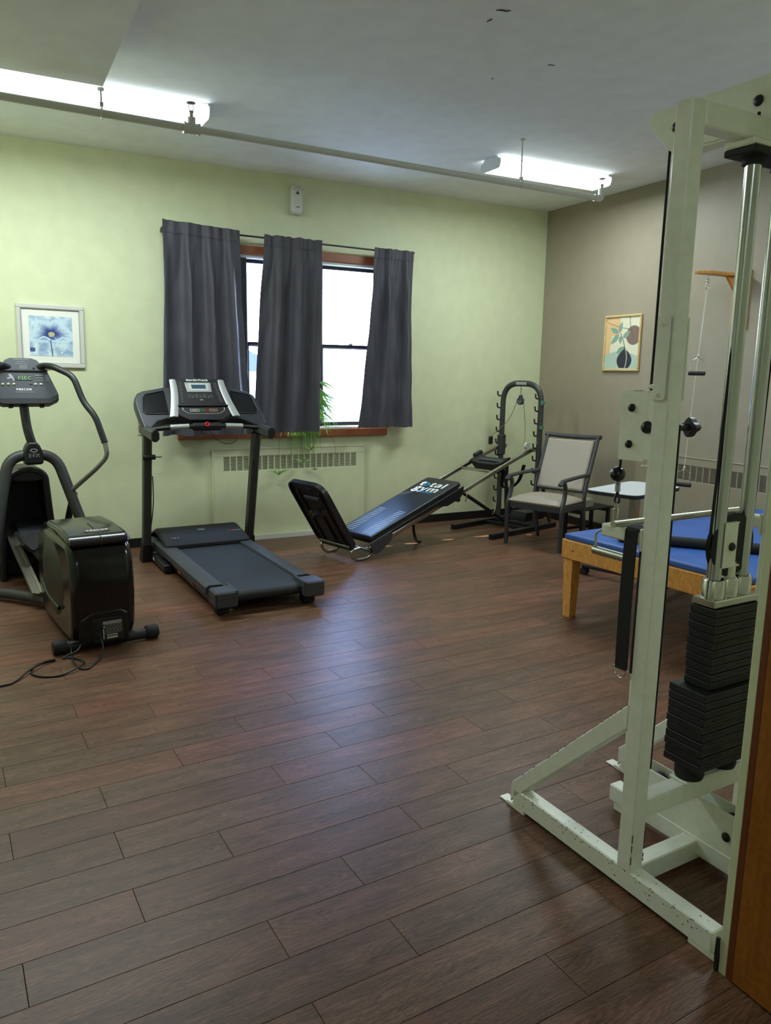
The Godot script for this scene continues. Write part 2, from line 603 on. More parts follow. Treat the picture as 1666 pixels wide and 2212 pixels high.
func plank_mesh(poly: PackedVector2Array, y0: float, y1: float, flip: bool, org: Vector2) -> ArrayMesh:
	# poly in plan; uv from the plank's own length and width
	var m := mb()
	var k := poly.size()
	var cen := Vector2()
	for p in poly: cen += p / k
	var ins := Geometry2D.offset_polygon(poly, -0.0008, Geometry2D.JOIN_MITER)
	var top: PackedVector2Array = ins[0] if ins.size() and ins[0].size() == k else poly
	var uvf := func(p: Vector2) -> Vector2:
		var u := Vector2((p.x - org.x) / 0.94, (p.y - org.y) / 0.1625)
		return Vector2(1, 1) - u if flip else u
	var ix := Geometry2D.triangulate_polygon(top)
	for q in range(0, ix.size(), 3):
		var a := top[ix[q]]; var b := top[ix[q + 1]]; var c := top[ix[q + 2]]
		m.tri(Vector3(a.x, y1, a.y), Vector3(b.x, y1, b.y), Vector3(c.x, y1, c.y), Vector3.UP, Vector3.UP, Vector3.UP, uvf.call(a), uvf.call(b), uvf.call(c))
	for j in k:
		var a := poly[j]; var b := poly[(j + 1) % k]
		var best := 1e9
		var a2 := a; var b2 := b
		for p in top:
			if p.distance_to(a) < best: best = p.distance_to(a); a2 = p
		best = 1e9
		for p in top:
			if p.distance_to(b) < best: best = p.distance_to(b); b2 = p
		var o := (b - a).orthogonal().normalized()
		if o.dot((a + b) / 2 - cen) < 0: o = -o
		var n1 := Vector3(o.x, 0.8, o.y).normalized()
		m.quad(Vector3(a.x, y1 - 0.0008, a.y), Vector3(b.x, y1 - 0.0008, b.y), Vector3(b2.x, y1, b2.y), Vector3(a2.x, y1, a2.y), n1, uvf.call(a), uvf.call(b), uvf.call(b2), uvf.call(a2))
		m.quad(Vector3(a.x, y0, a.y), Vector3(b.x, y0, b.y), Vector3(b.x, y1 - 0.0008, b.y), Vector3(a.x, y1 - 0.0008, a.y), Vector3(o.x, 0, o.y), uvf.call(a), uvf.call(b), uvf.call(b), uvf.call(a))
	return m.mesh()

func room() -> void:
	# floor: dark base and loose planks, laid three degrees off the walls
	var fl := struct("floor", mb().bx(-6.4, 0, -0.20, -0.012, 0, 9.0), M.sub, "dark brown wood plank floor with staggered end joints")
	var looks := []
	for i in 8: looks.append(plank_look(100 + i * 7))
	var rng := RandomNumberGenerator.new()
	rng.seed = 5
	var rows := {-12: 1, -11: 2, -10: 0, -9: 1, -8: 2, -7: 0, -6: 1, -5: 2, -4: 0, -3: 2, -2: 1, -1: 0, 0: 2, 1: 1, 2: 2, 3: 0, 4: 2, 5: 1, 6: 0, 7: 1, 8: 0, 9: 2, 10: 1}
	var a := 0.05
	var ex := Vector2(cos(a), -sin(a))
	var ez := Vector2(sin(a), cos(a))
	var o := Vector2(-4, 4)
	var area := PackedVector2Array([Vector2(-6.4, 0), Vector2(0, 0), Vector2(0, 9), Vector2(-6.4, 9)])
	var far := [] # planks past what the camera sees, one part
	for k in range(-27, 36):
		var cls: int = rows.get(k, rng.randi_range(0, 2))
		for j in range(-4, 7):
			var p0: float = 0.10 + 0.313 * cls - 0.005 * k + 0.94 * j
			var q0 := -0.083 + 0.1625 * k
			var g := 0.0006
			var poly := PackedVector2Array()
			for c in [[p0 + g, q0 + g], [p0 + 0.94 - g, q0 + g], [p0 + 0.94 - g, q0 + 0.1625 - g], [p0 + g, q0 + 0.1625 - g]]:
				poly.append(o + ex * c[0] + ez * c[1])
			var cuts := Geometry2D.intersect_polygons(poly, area)
			if cuts.is_empty(): continue
			var local := PackedVector2Array()
			for p in cuts[0]: local.append(Vector2((p - o).dot(ex), (p - o).dot(ez)))
			var cen := o + ex * (p0 + 0.47) + ez * (q0 + 0.08)
			if cen.y > 5.75 or cen.x < -6.25 + (2.2 - cen.y) * 0.0 - 0.0 and cen.y < 4.5:
				far.append([local, Vector2(p0, q0)])
				continue
			var pl := part("plank", plank_mesh(local, -0.012, 0.0, rng.randf() < 0.5, Vector2(p0, q0)), looks[rng.randi_range(0, 7)], fl)
			pl.transform = Transform3D(Basis(Vector3.UP, a), Vector3(-4, 0, 4))
	var st := mb()
	for f in far:
		var pm := plank_mesh(f[0], -0.012, 0.0, rng.randf() < 0.5, f[1])
		var arr := pm.surface_get_arrays(0)
		st.v.append_array(arr[Mesh.ARRAY_VERTEX]); st.n.append_array(arr[Mesh.ARRAY_NORMAL]); st.t.append_array(arr[Mesh.ARRAY_TEX_UV])
	var fp := part("far_planks", st, looks[2], fl)
	fp.transform = Transform3D(Basis(Vector3.UP, a), Vector3(-4, 0, 4))
	fp.set_meta("kind", "stuff")
	# walls (the window hole runs x -3.93..-1.93, y 1.03..2.55)
	var w := mb()
	w.bx(-6.6, -3.93, -0.2, H + 0.2, -0.25, 0); w.bx(-1.93, 0.2, -0.2, H + 0.2, -0.25, 0)
	w.bx(-3.93, -1.93, -0.2, 1.03, -0.25, 0); w.bx(-3.93, -1.93, 2.55, H + 0.2, -0.25, 0)
	struct("wall_back", w, M.green, "pale green painted back wall with the curtained window")
	struct("wall_right", mb().bx(0, 0.2, -0.2, H + 0.2, 0, 9.2), M.taupe, "taupe painted wall on the right")
	struct("wall_left", mb().bx(-6.6, -6.4, -0.2, H + 0.2, 0, 9.2), M.green, "pale green wall on the left, outside the picture")
	struct("wall_front", mb().bx(-6.6, 0.2, -0.2, H + 0.2, 9.0, 9.2), M.hall, "plain wall behind the camera")
	struct("wall_doorway", mb().bx(-3.815, 0, -0.012, H, 5.640, 5.669, 0.004), M.green, "pale green wall end beside the brown door")
	struct("wall_hall", mb().bx(-3.775, -3.65, -0.012, H, 5.669, 9.0), M.hall, "hall wall behind the open door")
	var cl := struct("ceiling", mb().bx(-6.6, 0.2, H, H + 0.2, 0, 9.2), M.ceil, "off-white painted ceiling")
	for c in [[-3.124, 3.492, 0.035, 0.3], [-3.122, 3.376, 0.022, 1.4], [-2.507, 3.092, 0.02, 0.2], [-2.673, 2.764, 0.007, 0.0]]:
		var f := mb().prism([Vector2(-1, -0.1), Vector2(-0.3, 0.25), Vector2(0.5, 0.12), Vector2(1, 0.3), Vector2(0.6, -0.2), Vector2(-0.2, -0.05)].map(func(p): return p * c[2]), 0.003, tf(Vector3(c[0], H - 0.0015, c[1]), Vector3(PI / 2, 0, c[3])))
		part("peeling_flake", f, M.chip, cl)
	var so := struct("trim_1", mb().bx(-6.4, -4.745, 3.06, H, 2.05, 9.0, 0.004), M.ceil, "dropped ceiling soffit at upper left, ending at the long light")
	part("bracket_plate", mb().bx(-4.745, -4.69, 3.19, 3.20, 2.50, 2.56), M.ceil, so)
	struct("baseboard_back", mb().bx(-6.4, 0, 0, 0.085, 0, 0.008, 0.003), M.base, "black vinyl baseboard along the green wall")
	struct("baseboard_right", mb().bx(-0.008, 0, 0, 0.085, 0.008, 5.65, 0.003), M.base, "black vinyl baseboard along the taupe wall")
	# doorway: brown jamb and an open door leaf
	var d := thing("door_1", "orange-brown varnished wooden door standing open at the right edge", "door", Vector3(-3.84, 0, 5.70))
	d.set_meta("kind", "structure")
	part("jamb", mb().bx(0.0215, 0.06, 0.0, 2.4, -0.033, -0.012, 0.002), M.wood_jamb, d, "dark red-brown jamb strip")
	part("leaf", mb().bx(0.018, 0.06, 0.006, 2.12, -0.012, 0.92, 0.003), M.wood_door, d)
	# broken baseboard scrap at the wall end
	part("torn_baseboard", mb().prism([Vector2(0, 0), Vector2(0.012, 0.0), Vector2(0.010, 0.03), Vector2(0.006, 0.10), Vector2(-0.002, 0.10), Vector2(-0.004, 0.05)], 0.007, tf(Vector3(0.018, 0.0, -0.062))), M.base, d)
	window()

func window() -> void:
	var w := thing("window_1", "wide window of three double-hung sashes in a stained wood casing", "window", Vector3(-2.93, 1.03, 0))
	w.set_meta("kind", "structure")
	var x0 := -1.0; var x1 := 1.0; var h := 1.52
	part("head_casing", mb().bx(x0 - 0.07, x1 + 0.07, h - 0.005, h + 0.07, 0.0, 0.02, 0.004), M.wood_stain, w)
	part("sill", mb().bx(x0 - 0.005, x1 + 0.005, -0.03, -0.006, -0.12, 0.03, 0.004), M.plastic_white, w)
	part("sill_casing", mb().bx(x0 - 0.03, x1 + 0.03, -0.095, -0.022, 0.0, 0.045, 0.005), M.wood_stain, w)
	for s in [-1.0, 1.0]:
		part("side_casing", mb().bx(s * 1.0 - 0.005 * s, s * 1.06, -0.02, h, 0.0, 0.02, 0.004), M.wood_stain, w)
		part("side_lining", mb().bx(s * 0.985, s * 1.0, 0, h, -0.2, 0.0), M.wood_stain, w)
	part("head_lining", mb().bx(x0, x1, h - 0.03, h, -0.2, 0.0), M.plastic_white, w)
	for x in [-0.405, 0.325]:
		part("mullion", mb().bx(x - 0.035, x + 0.035, 0, h - 0.03, -0.12, -0.02, 0.004), M.bronze, w)
	for u in [[-0.985, -0.44], [-0.37, 0.29], [0.36, 0.985]]:
		var a: float = u[0]; var b: float = u[1]
		for s in [[0.0, 0.77, -0.07], [0.73, h - 0.03, -0.10]]:
			var f := mb()
			f.bx(a, a + 0.028, s[0], s[1], s[2] - 0.025, s[2], 0.003); f.bx(b - 0.028, b, s[0], s[1], s[2] - 0.025, s[2], 0.003)
			f.bx(a + 0.028, b - 0.028, s[0], s[0] + 0.035, s[2] - 0.025, s[2], 0.003); f.bx(a + 0.028, b - 0.028, s[1] - 0.03, s[1], s[2] - 0.025, s[2], 0.003)
			part("sash", f, M.bronze, w)
			part("pane", mb().bx(a + 0.025, b - 0.025, s[0] + 0.03, s[1] - 0.025, s[2] - 0.014, s[2] - 0.010), M.glass, w)
		part("latch", mb().bx((a + b) / 2 - 0.02, (a + b) / 2 + 0.02, 0.77, 0.785, -0.085, -0.06, 0.004), M.silver, w)

func outside() -> void:
	struct("ground", mb().bx(-140, 60, -2.6, -2.2, -160, -0.3), mat(rgb(170, 168, 160), 0.9), "pale ground outside the window")
	struct("trim_2", mb().bx(-7.2, 0.6, 2.78, 2.86, -1.02, -0.25), M.plastic_white, "roof eave outside above the window")
	# positions run along the line of sight through the right-hand sash
	var hw := mat(rgb(225, 226, 224), 0.8)
	var rf := mat(rgb(66, 70, 78), 0.9)
	var gw := mat(rgb(34, 44, 62), 0.5)
	var hs := [[Vector3(5.0, -2.2, -47.0), 9.0, 3.2, 2.2, 0.1, "nearer pale house with a grey hip roof beyond the window"], [Vector3(14.0, -2.2, -66.0), 14.0, 3.6, 3.6, -0.1, "farther pale house with a long roof seen behind the nearer one"]]
	for q in hs:
		var t := thing("house", q[5], "house", q[0], q[4], "houses beyond the window")
		var wd: float = q[1]; var ht: float = q[2]; var rh: float = q[3]
		part("wall", mb().bx(-wd / 2, wd / 2, 0, ht, -5, 0), hw, t)
		part("roof", mb().prism([Vector2(-wd / 2 - 0.4, 0), Vector2(wd / 2 + 0.4, 0), Vector2(0, rh)], 5.8, tf(Vector3(0, ht, -2.5))), rf, t)
		for i in 3:
			var wi := part("window", mb().bx(-wd / 4 + i * wd / 5 - 0.45, -wd / 4 + i * wd / 5 + 0.35, 1.0, 2.3, 0.0, 0.05), hw, t)
			part("pane", mb().bx(-wd / 4 + i * wd / 5 - 0.38, -wd / 4 + i * wd / 5 + 0.28, 1.08, 2.22, 0.05, 0.06), gw, wi)
	var v := thing("parked_car", "white boxy car parked in front of the nearer house", "car", Vector3(5.2, -2.2, -43.0), 0.05)
	part("body", mb().prism([Vector2(-2.2, 0.35), Vector2(2.2, 0.35), Vector2(2.25, 0.95), Vector2(1.2, 1.05), Vector2(0.9, 1.7), Vector2(-2.1, 1.72), Vector2(-2.2, 1.0)], 1.7, Transform3D(), 0.08), mat(rgb(232, 233, 232), 0.3), v)
	for x in [-1.75, -0.75, 0.2]:
		part("side_window", mb().bx(x - 0.35, x + 0.35, 1.1, 1.55, 0.83, 0.87, 0.01), gw, v)
	for x in [-1.4, 1.4]:
		for z in [-0.75, 0.75]:
			part("wheel", mb().lathe([Vector2(0, -0.1), Vector2(0.34, -0.1), Vector2(0.34, 0.1), Vector2(0, 0.1)], tf(Vector3(x, 0.34, z), Vector3(PI / 2, 0, 0))), M.rubber, v)
	var b := thing("barrier", "small orange-red barrier seen low between the left curtains", "barrier", Vector3(-2.0, -2.2, -22.0))
	part("board", mb().bx(-0.7, 0.7, 0.5, 1.1, -0.03, 0.03, 0.01), mat(rgb(215, 84, 40), 0.6), b)
	for x in [-0.55, 0.55]: part("leg", mb().bx(x - 0.04, x + 0.04, 0, 1.1, -0.08, -0.03), mat(rgb(215, 84, 40), 0.6), b)
	var bark := mat(rgb(62, 56, 54), 0.9)
	var at := [[Vector3(-1.5, -2.2, -26.0), "bare tree with thin branches showing between the left and middle curtains"], [Vector3(3.5, -2.2, -40.0), "bare tree standing left of the nearer house beyond the window"], [Vector3(10.5, -2.2, -55.0), "bare tree rising behind the nearer house roof"]]
	var sd := 1
	for q in at:
		var t := thing("bare_tree", q[1], "tree", q[0], 0.0, "bare trees beyond the window")
		var r := RandomNumberGenerator.new()
		r.seed = sd
		sd += 1
		part("trunk", mb().tube([Vector3(0, 0, 0), Vector3(0.05, 1.6, 0), Vector3(0, 3.4, 0)], 0.11, 7, false, [1.0, 0.8, 0.4]), bark, t)
		for i in 14:
			var y := 1.0 + 0.17 * i
			var an := r.randf() * TAU
			var le := r.randf_range(1.0, 2.0) * (1.0 - 0.03 * i)
			var dv := Vector3(cos(an), 1.1, sin(an))
			var br := mb().tube([Vector3(0, y, 0), Vector3(0, y, 0) + dv * le * 0.5, Vector3(0, y, 0) + dv * le + Vector3(0, 0.3, 0)], 0.03, 5, false, [1.0, 0.6, 0.2])
			for j in 5:
				var s := Vector3(0, y, 0) + dv * le * r.randf_range(0.3, 0.9)
				br.tube([s, s + Vector3(r.randf_range(-0.6, 0.6), r.randf_range(0.3, 0.8), r.randf_range(-0.6, 0.6))], 0.012, 4, false, [1.0, 0.3])
			part("branch", br, bark, t)

func radiator(label: String, at: Vector3, turn: float, x0: float, x1: float, top: float, gx0: float, gx1: float, gy0: float, gy1: float, groups: int, m: Material) -> void:
	var t := thing("radiator_cover", label, "radiator", at, turn, "slotted radiator covers")
	var p := mb()
	var d := 0.022
	p.bx(x0, x1, 0.0, gy0, 0, d, 0.003)
	p.bx(x0, gx0, gy0, gy1, 0, d, 0.0); p.bx(gx1, x1, gy0, gy1, 0, d, 0.0)
	var r := 0.03
	p.prism([Vector2(x0, gy1), Vector2(x1, gy1), Vector2(x1, top - r), Vector2(x1 - r * 0.3, top - r * 0.3), Vector2(x1 - r, top), Vector2(x0 + r, top), Vector2(x0 + r * 0.3, top - r * 0.3), Vector2(x0, top - r)], d, tf(Vector3(0, 0, d / 2)), 0.003)
	part("panel", p, m, t)
	# raised lip that frames the panel
	var lip := mb().bar(rnd([Vector3(x0, 0.0, d), Vector3(x0, top, d), Vector3(x1, top, d), Vector3(x1, 0.0, d)], r, 5), 0.010, 0.010, Vector3(0, 0, 1), 0.003)
	part("lip", lip, m, t)
	part("cavity", mb().bx(gx0, gx1, gy0, gy1, 0.0005, 0.002), M.black, t)
	var gw := (gx1 - gx0) / groups
	for i in groups - 1:
		part("grille_bar", mb().bx(gx0 + gw * (i + 1) - 0.005, gx0 + gw * (i + 1) + 0.005, gy0, gy1, 0.004, d - 0.002), m, t)
	var ns := 13
	for i in ns:
		var y := gy0 + (gy1 - gy0) * (i + 0.5) / ns
		part("slat", mb().bx(gx0, gx1, y - 0.0018, y + 0.0018, 0.006, d - 0.004), m, t)

func flower(u: float, w: float) -> Color:
	var nz: FastNoiseLite = M.n1
	var c := Color(0.80, 0.87, 0.88).lerp(Color(0.52, 0.62, 0.74), clampf(0.45 + 0.9 * nz.get_noise_2d(u * 3.5, w * 3.5), 0, 1))
	var dx := u - 0.5; var dy := (w - 0.43)
	var an := atan2(dy, dx)
	var r := sqrt(dx * dx * 0.8 + dy * dy * 1.7)
	var lim := 0.44 + 0.07 * sin(an * 5.0 + 0.6) + 0.05 * nz.get_noise_2d(an * 2.0, 5.0)
	if r < lim and w < 0.66:
		var k := pow(clampf(1.0 - r / lim, 0, 1), 0.9)
		var vein := 0.5 + 0.5 * sin(an * 26.0 + nz.get_noise_2d(u * 8.0, w * 8.0) * 4.0)
		c = Color(0.76, 0.84, 0.88).lerp(Color(0.13, 0.20, 0.46), clampf(k * k * 1.7 - 0.22 * vein, 0, 1))
	if absf(dy - 0.14 - 0.05 * sin(u * 14.0)) < 0.018 and absf(dx) < 0.28: c = Color(0.78, 0.87, 0.92)
	if w > 0.6 and absf(u - 0.485 - (w - 0.6) * 0.08) < 0.012: c = Color(0.20, 0.26, 0.40)
	if w > 0.80 and w < 0.9 and u < 0.12: c = c.lerp(Color(0.14, 0.2, 0.42), 0.75)
	var sx := dx - 0.01; var sy := dy - 0.02
	if sx * sx + sy * sy * 1.5 < 0.0062 and nz.get_noise_2d(u * 60.0, w * 60.0) > -0.2: c = Color(0.86, 0.80, 0.55)
	if Vector2(u - 0.74, w - 0.90).length() < 0.02: c = Color(0.94, 0.96, 0.97)
	return c

func in_leaf(p: Vector2, a: Vector2, b: Vector2, wd: float) -> bool:
	var d := b - a
	var s := (p - a).dot(d) / d.length_squared()
	if s < 0 or s > 1: return false
	return absf((p - a).cross(d.normalized())) < wd * sin(PI * pow(s, 0.8))

func vase_print(u: float, w: float) -> Color:
	var p := Vector2(u * 0.85, w)
	var c := Color(0.87, 0.85, 0.74)
	if u < 0.42 and w < 0.80 - 0.15 * u and u + 0.18 * (w - 0.3) < 0.42 - (0.22 if w > 0.35 else 0.0): c = Color(0.86, 0.72, 0.52)
	var hill := 0.66 + 0.35 * (u - 0.45) * (u - 0.45)
	if w > hill: c = Color(0.68, 0.76, 0.68)
	if (p - Vector2(0.71, 0.355)).length() < 0.185: c = Color(0.49, 0.41, 0.36)
	# thin branch lines
	if absf(w - (0.03 + 0.19 * sqrt(u / 0.6) * 1.0)) < 0.005 and u < 0.8: c = Color(0.40, 0.33, 0.25)
	if absf(u - (0.70 + 0.22 * w * 4.0 * w)) < 0.008 and w < 0.42: c = Color(0.40, 0.33, 0.25)
	if absf(u - (0.44 + 0.20 * sin((w - 0.30) * 3.2))) < 0.010 and w > 0.30 and w < 0.62: c = Color(0.35, 0.36, 0.28)
	for l in [[0.40, 0.30, 0.48, 0.08, 0.05], [0.38, 0.30, 0.12, 0.20, 0.05], [0.40, 0.33, 0.16, 0.52, 0.055], [0.44, 0.36, 0.46, 0.52, 0.045], [0.52, 0.40, 0.74, 0.27, 0.05], [0.56, 0.58, 0.34, 0.70, 0.05], [0.58, 0.56, 0.44, 0.72, 0.035]]:
		if in_leaf(p, Vector2(l[0] * 0.85, l[1]), Vector2(l[2] * 0.85, l[3]), l[4]): c = Color(0.52, 0.62, 0.54)
	# vase
	var half := 0.0
	if w > 0.58 and w < 0.985:
		var s := (w - 0.58) / 0.405
		half = 0.022 + 0.20 * pow(sin(PI * clampf((s - 0.1) / 1.08, 0.0, 1.0)), 0.85) if s > 0.12 else 0.022
	if absf(u - 0.60) < half: c = Color(0.17, 0.17, 0.21)
	if w > 0.58 and absf(u - (0.61 + 0.06 * sin((w - 0.58) * 7.0))) < 0.012: c = Color(0.78, 0.76, 0.68)
	return c

func framed(called: String, label: String, at: Vector3, turn: float, wd: float, ht: float, fr: float, m: Material, tx: Texture2D, matb: float, tilt := 0.0) -> Node3D:
	var t := thing(called, label, "picture", at, turn)
	t.rotation.z = tilt
	for s in [[-wd / 2, wd / 2, 0.0, fr], [-wd / 2, wd / 2, ht - fr, ht]]:
		part("frame_rail", mb().bx(s[0], s[1], s[2], s[3], 0, 0.024, 0.005), m, t)
	for s in [[-wd / 2, -wd / 2 + fr], [wd / 2 - fr, wd / 2]]:
		part("frame_stile", mb().bx(s[0], s[1], fr, ht - fr, 0, 0.024, 0.005), m, t)
	if matb > 0:
		part("inner_bead", mb().bar([Vector3(-wd / 2 + fr, fr, 0.016), Vector3(-wd / 2 + fr, ht - fr, 0.016)], 0.008, 0.012, Vector3(0, 0, 1)).bar([Vector3(wd / 2 - fr, fr, 0.016), Vector3(wd / 2 - fr, ht - fr, 0.016)], 0.008, 0.012, Vector3(0, 0, 1)).bar([Vector3(-wd / 2 + fr, fr, 0.016), Vector3(wd / 2 - fr, fr, 0.016)], 0.008, 0.012, Vector3(0, 0, 1)).bar([Vector3(-wd / 2 + fr, ht - fr, 0.016), Vector3(wd / 2 - fr, ht - fr, 0.016)], 0.008, 0.012, Vector3(0, 0, 1)), M.silver, t)
		part("mount", mb().bx(-wd / 2 + fr, wd / 2 - fr, fr, ht - fr, 0.002, 0.010), mat(rgb(228, 226, 214), 0.7), t)
	var z := 0.0115
	var x1 := wd / 2 - fr - matb
	var p := mb()
	p.quad(Vector3(-x1, fr + matb, z), Vector3(x1, fr + matb, z), Vector3(x1, ht - fr - matb, z), Vector3(-x1, ht - fr - matb, z), Vector3(0, 0, 1))
	if matb == 0: p.bx(-x1, x1, fr, ht - fr, 0.002, 0.0105)
	part("print", p, printed(tx, 0.5), t)
	return t

func wall_things() -> void:
	M.n1 = noise(1.0, 3, 9)
	radiator("pale green radiator cover with a slotted grille under the window", Vector3(0, 0.0, 0.001), 0.0, -3.655, -2.142, 0.838, -3.554, -2.232, 0.637, 0.770, 22, M.green)
	radiator("taupe radiator cover with a slotted grille on the right wall", Vector3(0, 0.0, 0.0), -PI / 2, 1.72, 3.75, 0.862, 1.88, 3.58, 0.660, 0.792, 25, M.taupe)
	var rw := thing("floor_raceway", "cream cable raceway on the floor along the green wall", "cable cover", Vector3(-3.05, 0, 0.06))
	part("body", mb().prism([Vector2(-0.05, 0), Vector2(0.05, 0), Vector2(0.04, 0.032), Vector2(-0.045, 0.040)], 0.95, tf(Vector3(), Vector3(0, PI / 2, 0)), 0.003), M.plastic_white, rw)
	var ot := thing("wall_outlet", "beige electrical outlet plate on the wall behind the treadmill handle", "outlet", Vector3(-4.255, 1.04, 0))
	part("plate", mb().box(Vector3(0, 0, 0.003), Vector3(0.072, 0.118, 0.006), 0.003), mat(rgb(186, 178, 140), 0.5), ot)
	for y in [-0.025, 0.025]:
		part("socket", mb().box(Vector3(0, y, 0.007), Vector3(0.034, 0.03, 0.003), 0.001), mat(rgb(160, 150, 115), 0.5), ot)
	part("plug", mb().box(Vector3(0.012, -0.025, 0.02), Vector3(0.024, 0.022, 0.026), 0.004), M.plastic_white, ot)
	var ad := thing("air_freshener", "white air freshener dispenser mounted high on the green wall", "dispenser", Vector3(-2.852, 2.918, 0))
	part("body", mb().prism([Vector2(-0.052, 0.03), Vector2(-0.045, 0.012), Vector2(-0.03, 0.0), Vector2(0.03, 0.0), Vector2(0.045, 0.012), Vector2(0.052, 0.03), Vector2(0.054, 0.215), Vector2(0.046, 0.24), Vector2(0.03, 0.248), Vector2(-0.03, 0.248), Vector2(-0.046, 0.24), Vector2(-0.054, 0.215)], 0.075, tf(Vector3(0, 0, 0.0375)), 0.02, 4), M.plastic_white, ad)
	part("seam", mb().bx(-0.05, 0.05, 0.2035, 0.206, 0.068, 0.0758), M.grey_mid, ad)
	part("nozzle", mb().prism([Vector2(-0.018, 0.166), Vector2(0.018, 0.166), Vector2(0.0, 0.196)], 0.004, tf(Vector3(0, 0, 0.075)), 0.001), M.black, ad)
	part("slot", mb().bx(-0.017, 0.017, 0.056, 0.062, 0.07, 0.0765), M.black, ad)
	for x in [-0.018, 0.0, 0.018]: part("mark", mb().bx(x - 0.003, x + 0.003, 0.217, 0.229, 0.07, 0.0758), M.grey_mid, ad)
	framed("framed_picture", "silver-framed picture of a blue flower above the elliptical trainer", Vector3(-4.932, 1.540, 0.0), 0.0, 0.497, 0.490, 0.034, mat(rgb(204, 202, 192), 0.45, 0.15), image(220, 220, flower), 0.056, -0.012)
	framed("framed_picture", "light wood framed print of a dark vase with leaves on the taupe wall", Vector3(0.0, 1.596, 1.218), -PI / 2, 0.475, 0.525, 0.022, M.wood_pale, image(220, 250, vase_print), 0.0)
	# overhead pulley bracket on the right wall
	var wb := thing("pulley_bracket", "wooden wall bracket with an arm and diagonal brace, holding a hook", "wall bracket", Vector3(0, 1.935, 2.487))
	part("backboard", mb().bx(-0.022, 0, 0, 0.462, -0.076, 0.076, 0.004), M.wood_pine, wb)
	part("arm", mb().prism([Vector2(-0.022, -0.05), Vector2(-0.022, 0.05), Vector2(-0.42, 0.05), Vector2(-0.50, -0.035), Vector2(-0.50, -0.05)], 0.022, tf(Vector3(0, 0.412, 0), Vector3(PI / 2, 0, 0)), 0.003), M.wood_pine, wb)
	part("brace", mb().prism([Vector2(-0.022, 0.40), Vector2(-0.20, 0.40), Vector2(-0.022, 0.22)], 0.03, Transform3D(), 0.003), M.wood_pine, wb)
	part("eye_hook", mb().tube([Vector3(-0.40, 0.40, 0.0), Vector3(-0.40, 0.365, 0.0)], 0.004, 6).tube(ring(Vector3(-0.40, 0.352, 0), 0.012, Vector3(0, 0, 1)), 0.003, 6, true), M.chrome, wb)
	part("snap_hook", mb().tube(ring_oval(Vector3(-0.40, 0.315, 0), 0.012, 0.03, Vector3(0, 0, 1)), 0.0035, 6, true), M.chrome, wb)
	var hl := [[Vector3(-0.5, 1.58, 2.545), "black-gripped wire pulley handle hanging higher, at the taupe wall"], [Vector3(-0.5, 0.70, 2.505), "black-gripped wire pulley handle hanging lower, in front of the right radiator"]]
	for q in hl:
		var t := thing("rope_pulley", q[1], "pulley", q[0], -1.25, "rope pulleys on the taupe wall")
		part("wire", mb().tube(rnd([Vector3(-0.055, 0, 0), Vector3(-0.058, 0.09, 0), Vector3(0, 0.125, 0), Vector3(0.058, 0.09, 0), Vector3(0.055, 0, 0)], 0.02, 4), 0.003, 6), M.chrome, t)
		part("grip", mb().rod(Vector3(-0.062, 0, 0), Vector3(0.062, 0, 0), 0.016, 12), M.black_soft, t)
		part("knot", mb().ball(Vector3(0, 0.137, 0), Vector3(0.009, 0.013, 0.009), 8, 6), M.plastic_white, t)
		part("cord", mb().tube([Vector3(0, 0.14, 0), t.transform.affine_inverse() * Vector3(-0.405 if q[0].y < 1.0 else -0.395, 2.235, 2.487)], 0.0025, 5), M.plastic_white, t)

func ring(c: Vector3, r: float, nn: Vector3, k := 14) -> Array:
	return ring_oval(c, r, r, nn, k)

func ring_oval(c: Vector3, rx: float, ry: float, nn: Vector3, k := 14) -> Array:
	var u := nn.cross(Vector3.UP)
	if u.length() < 0.01: u = Vector3(1, 0, 0)
	u = u.normalized()
	var w := u.cross(nn).normalized()
	var o := []
	for i in k:
		o.append(c + u * cos(TAU * i / k) * rx + w * sin(TAU * i / k) * ry)
	return o

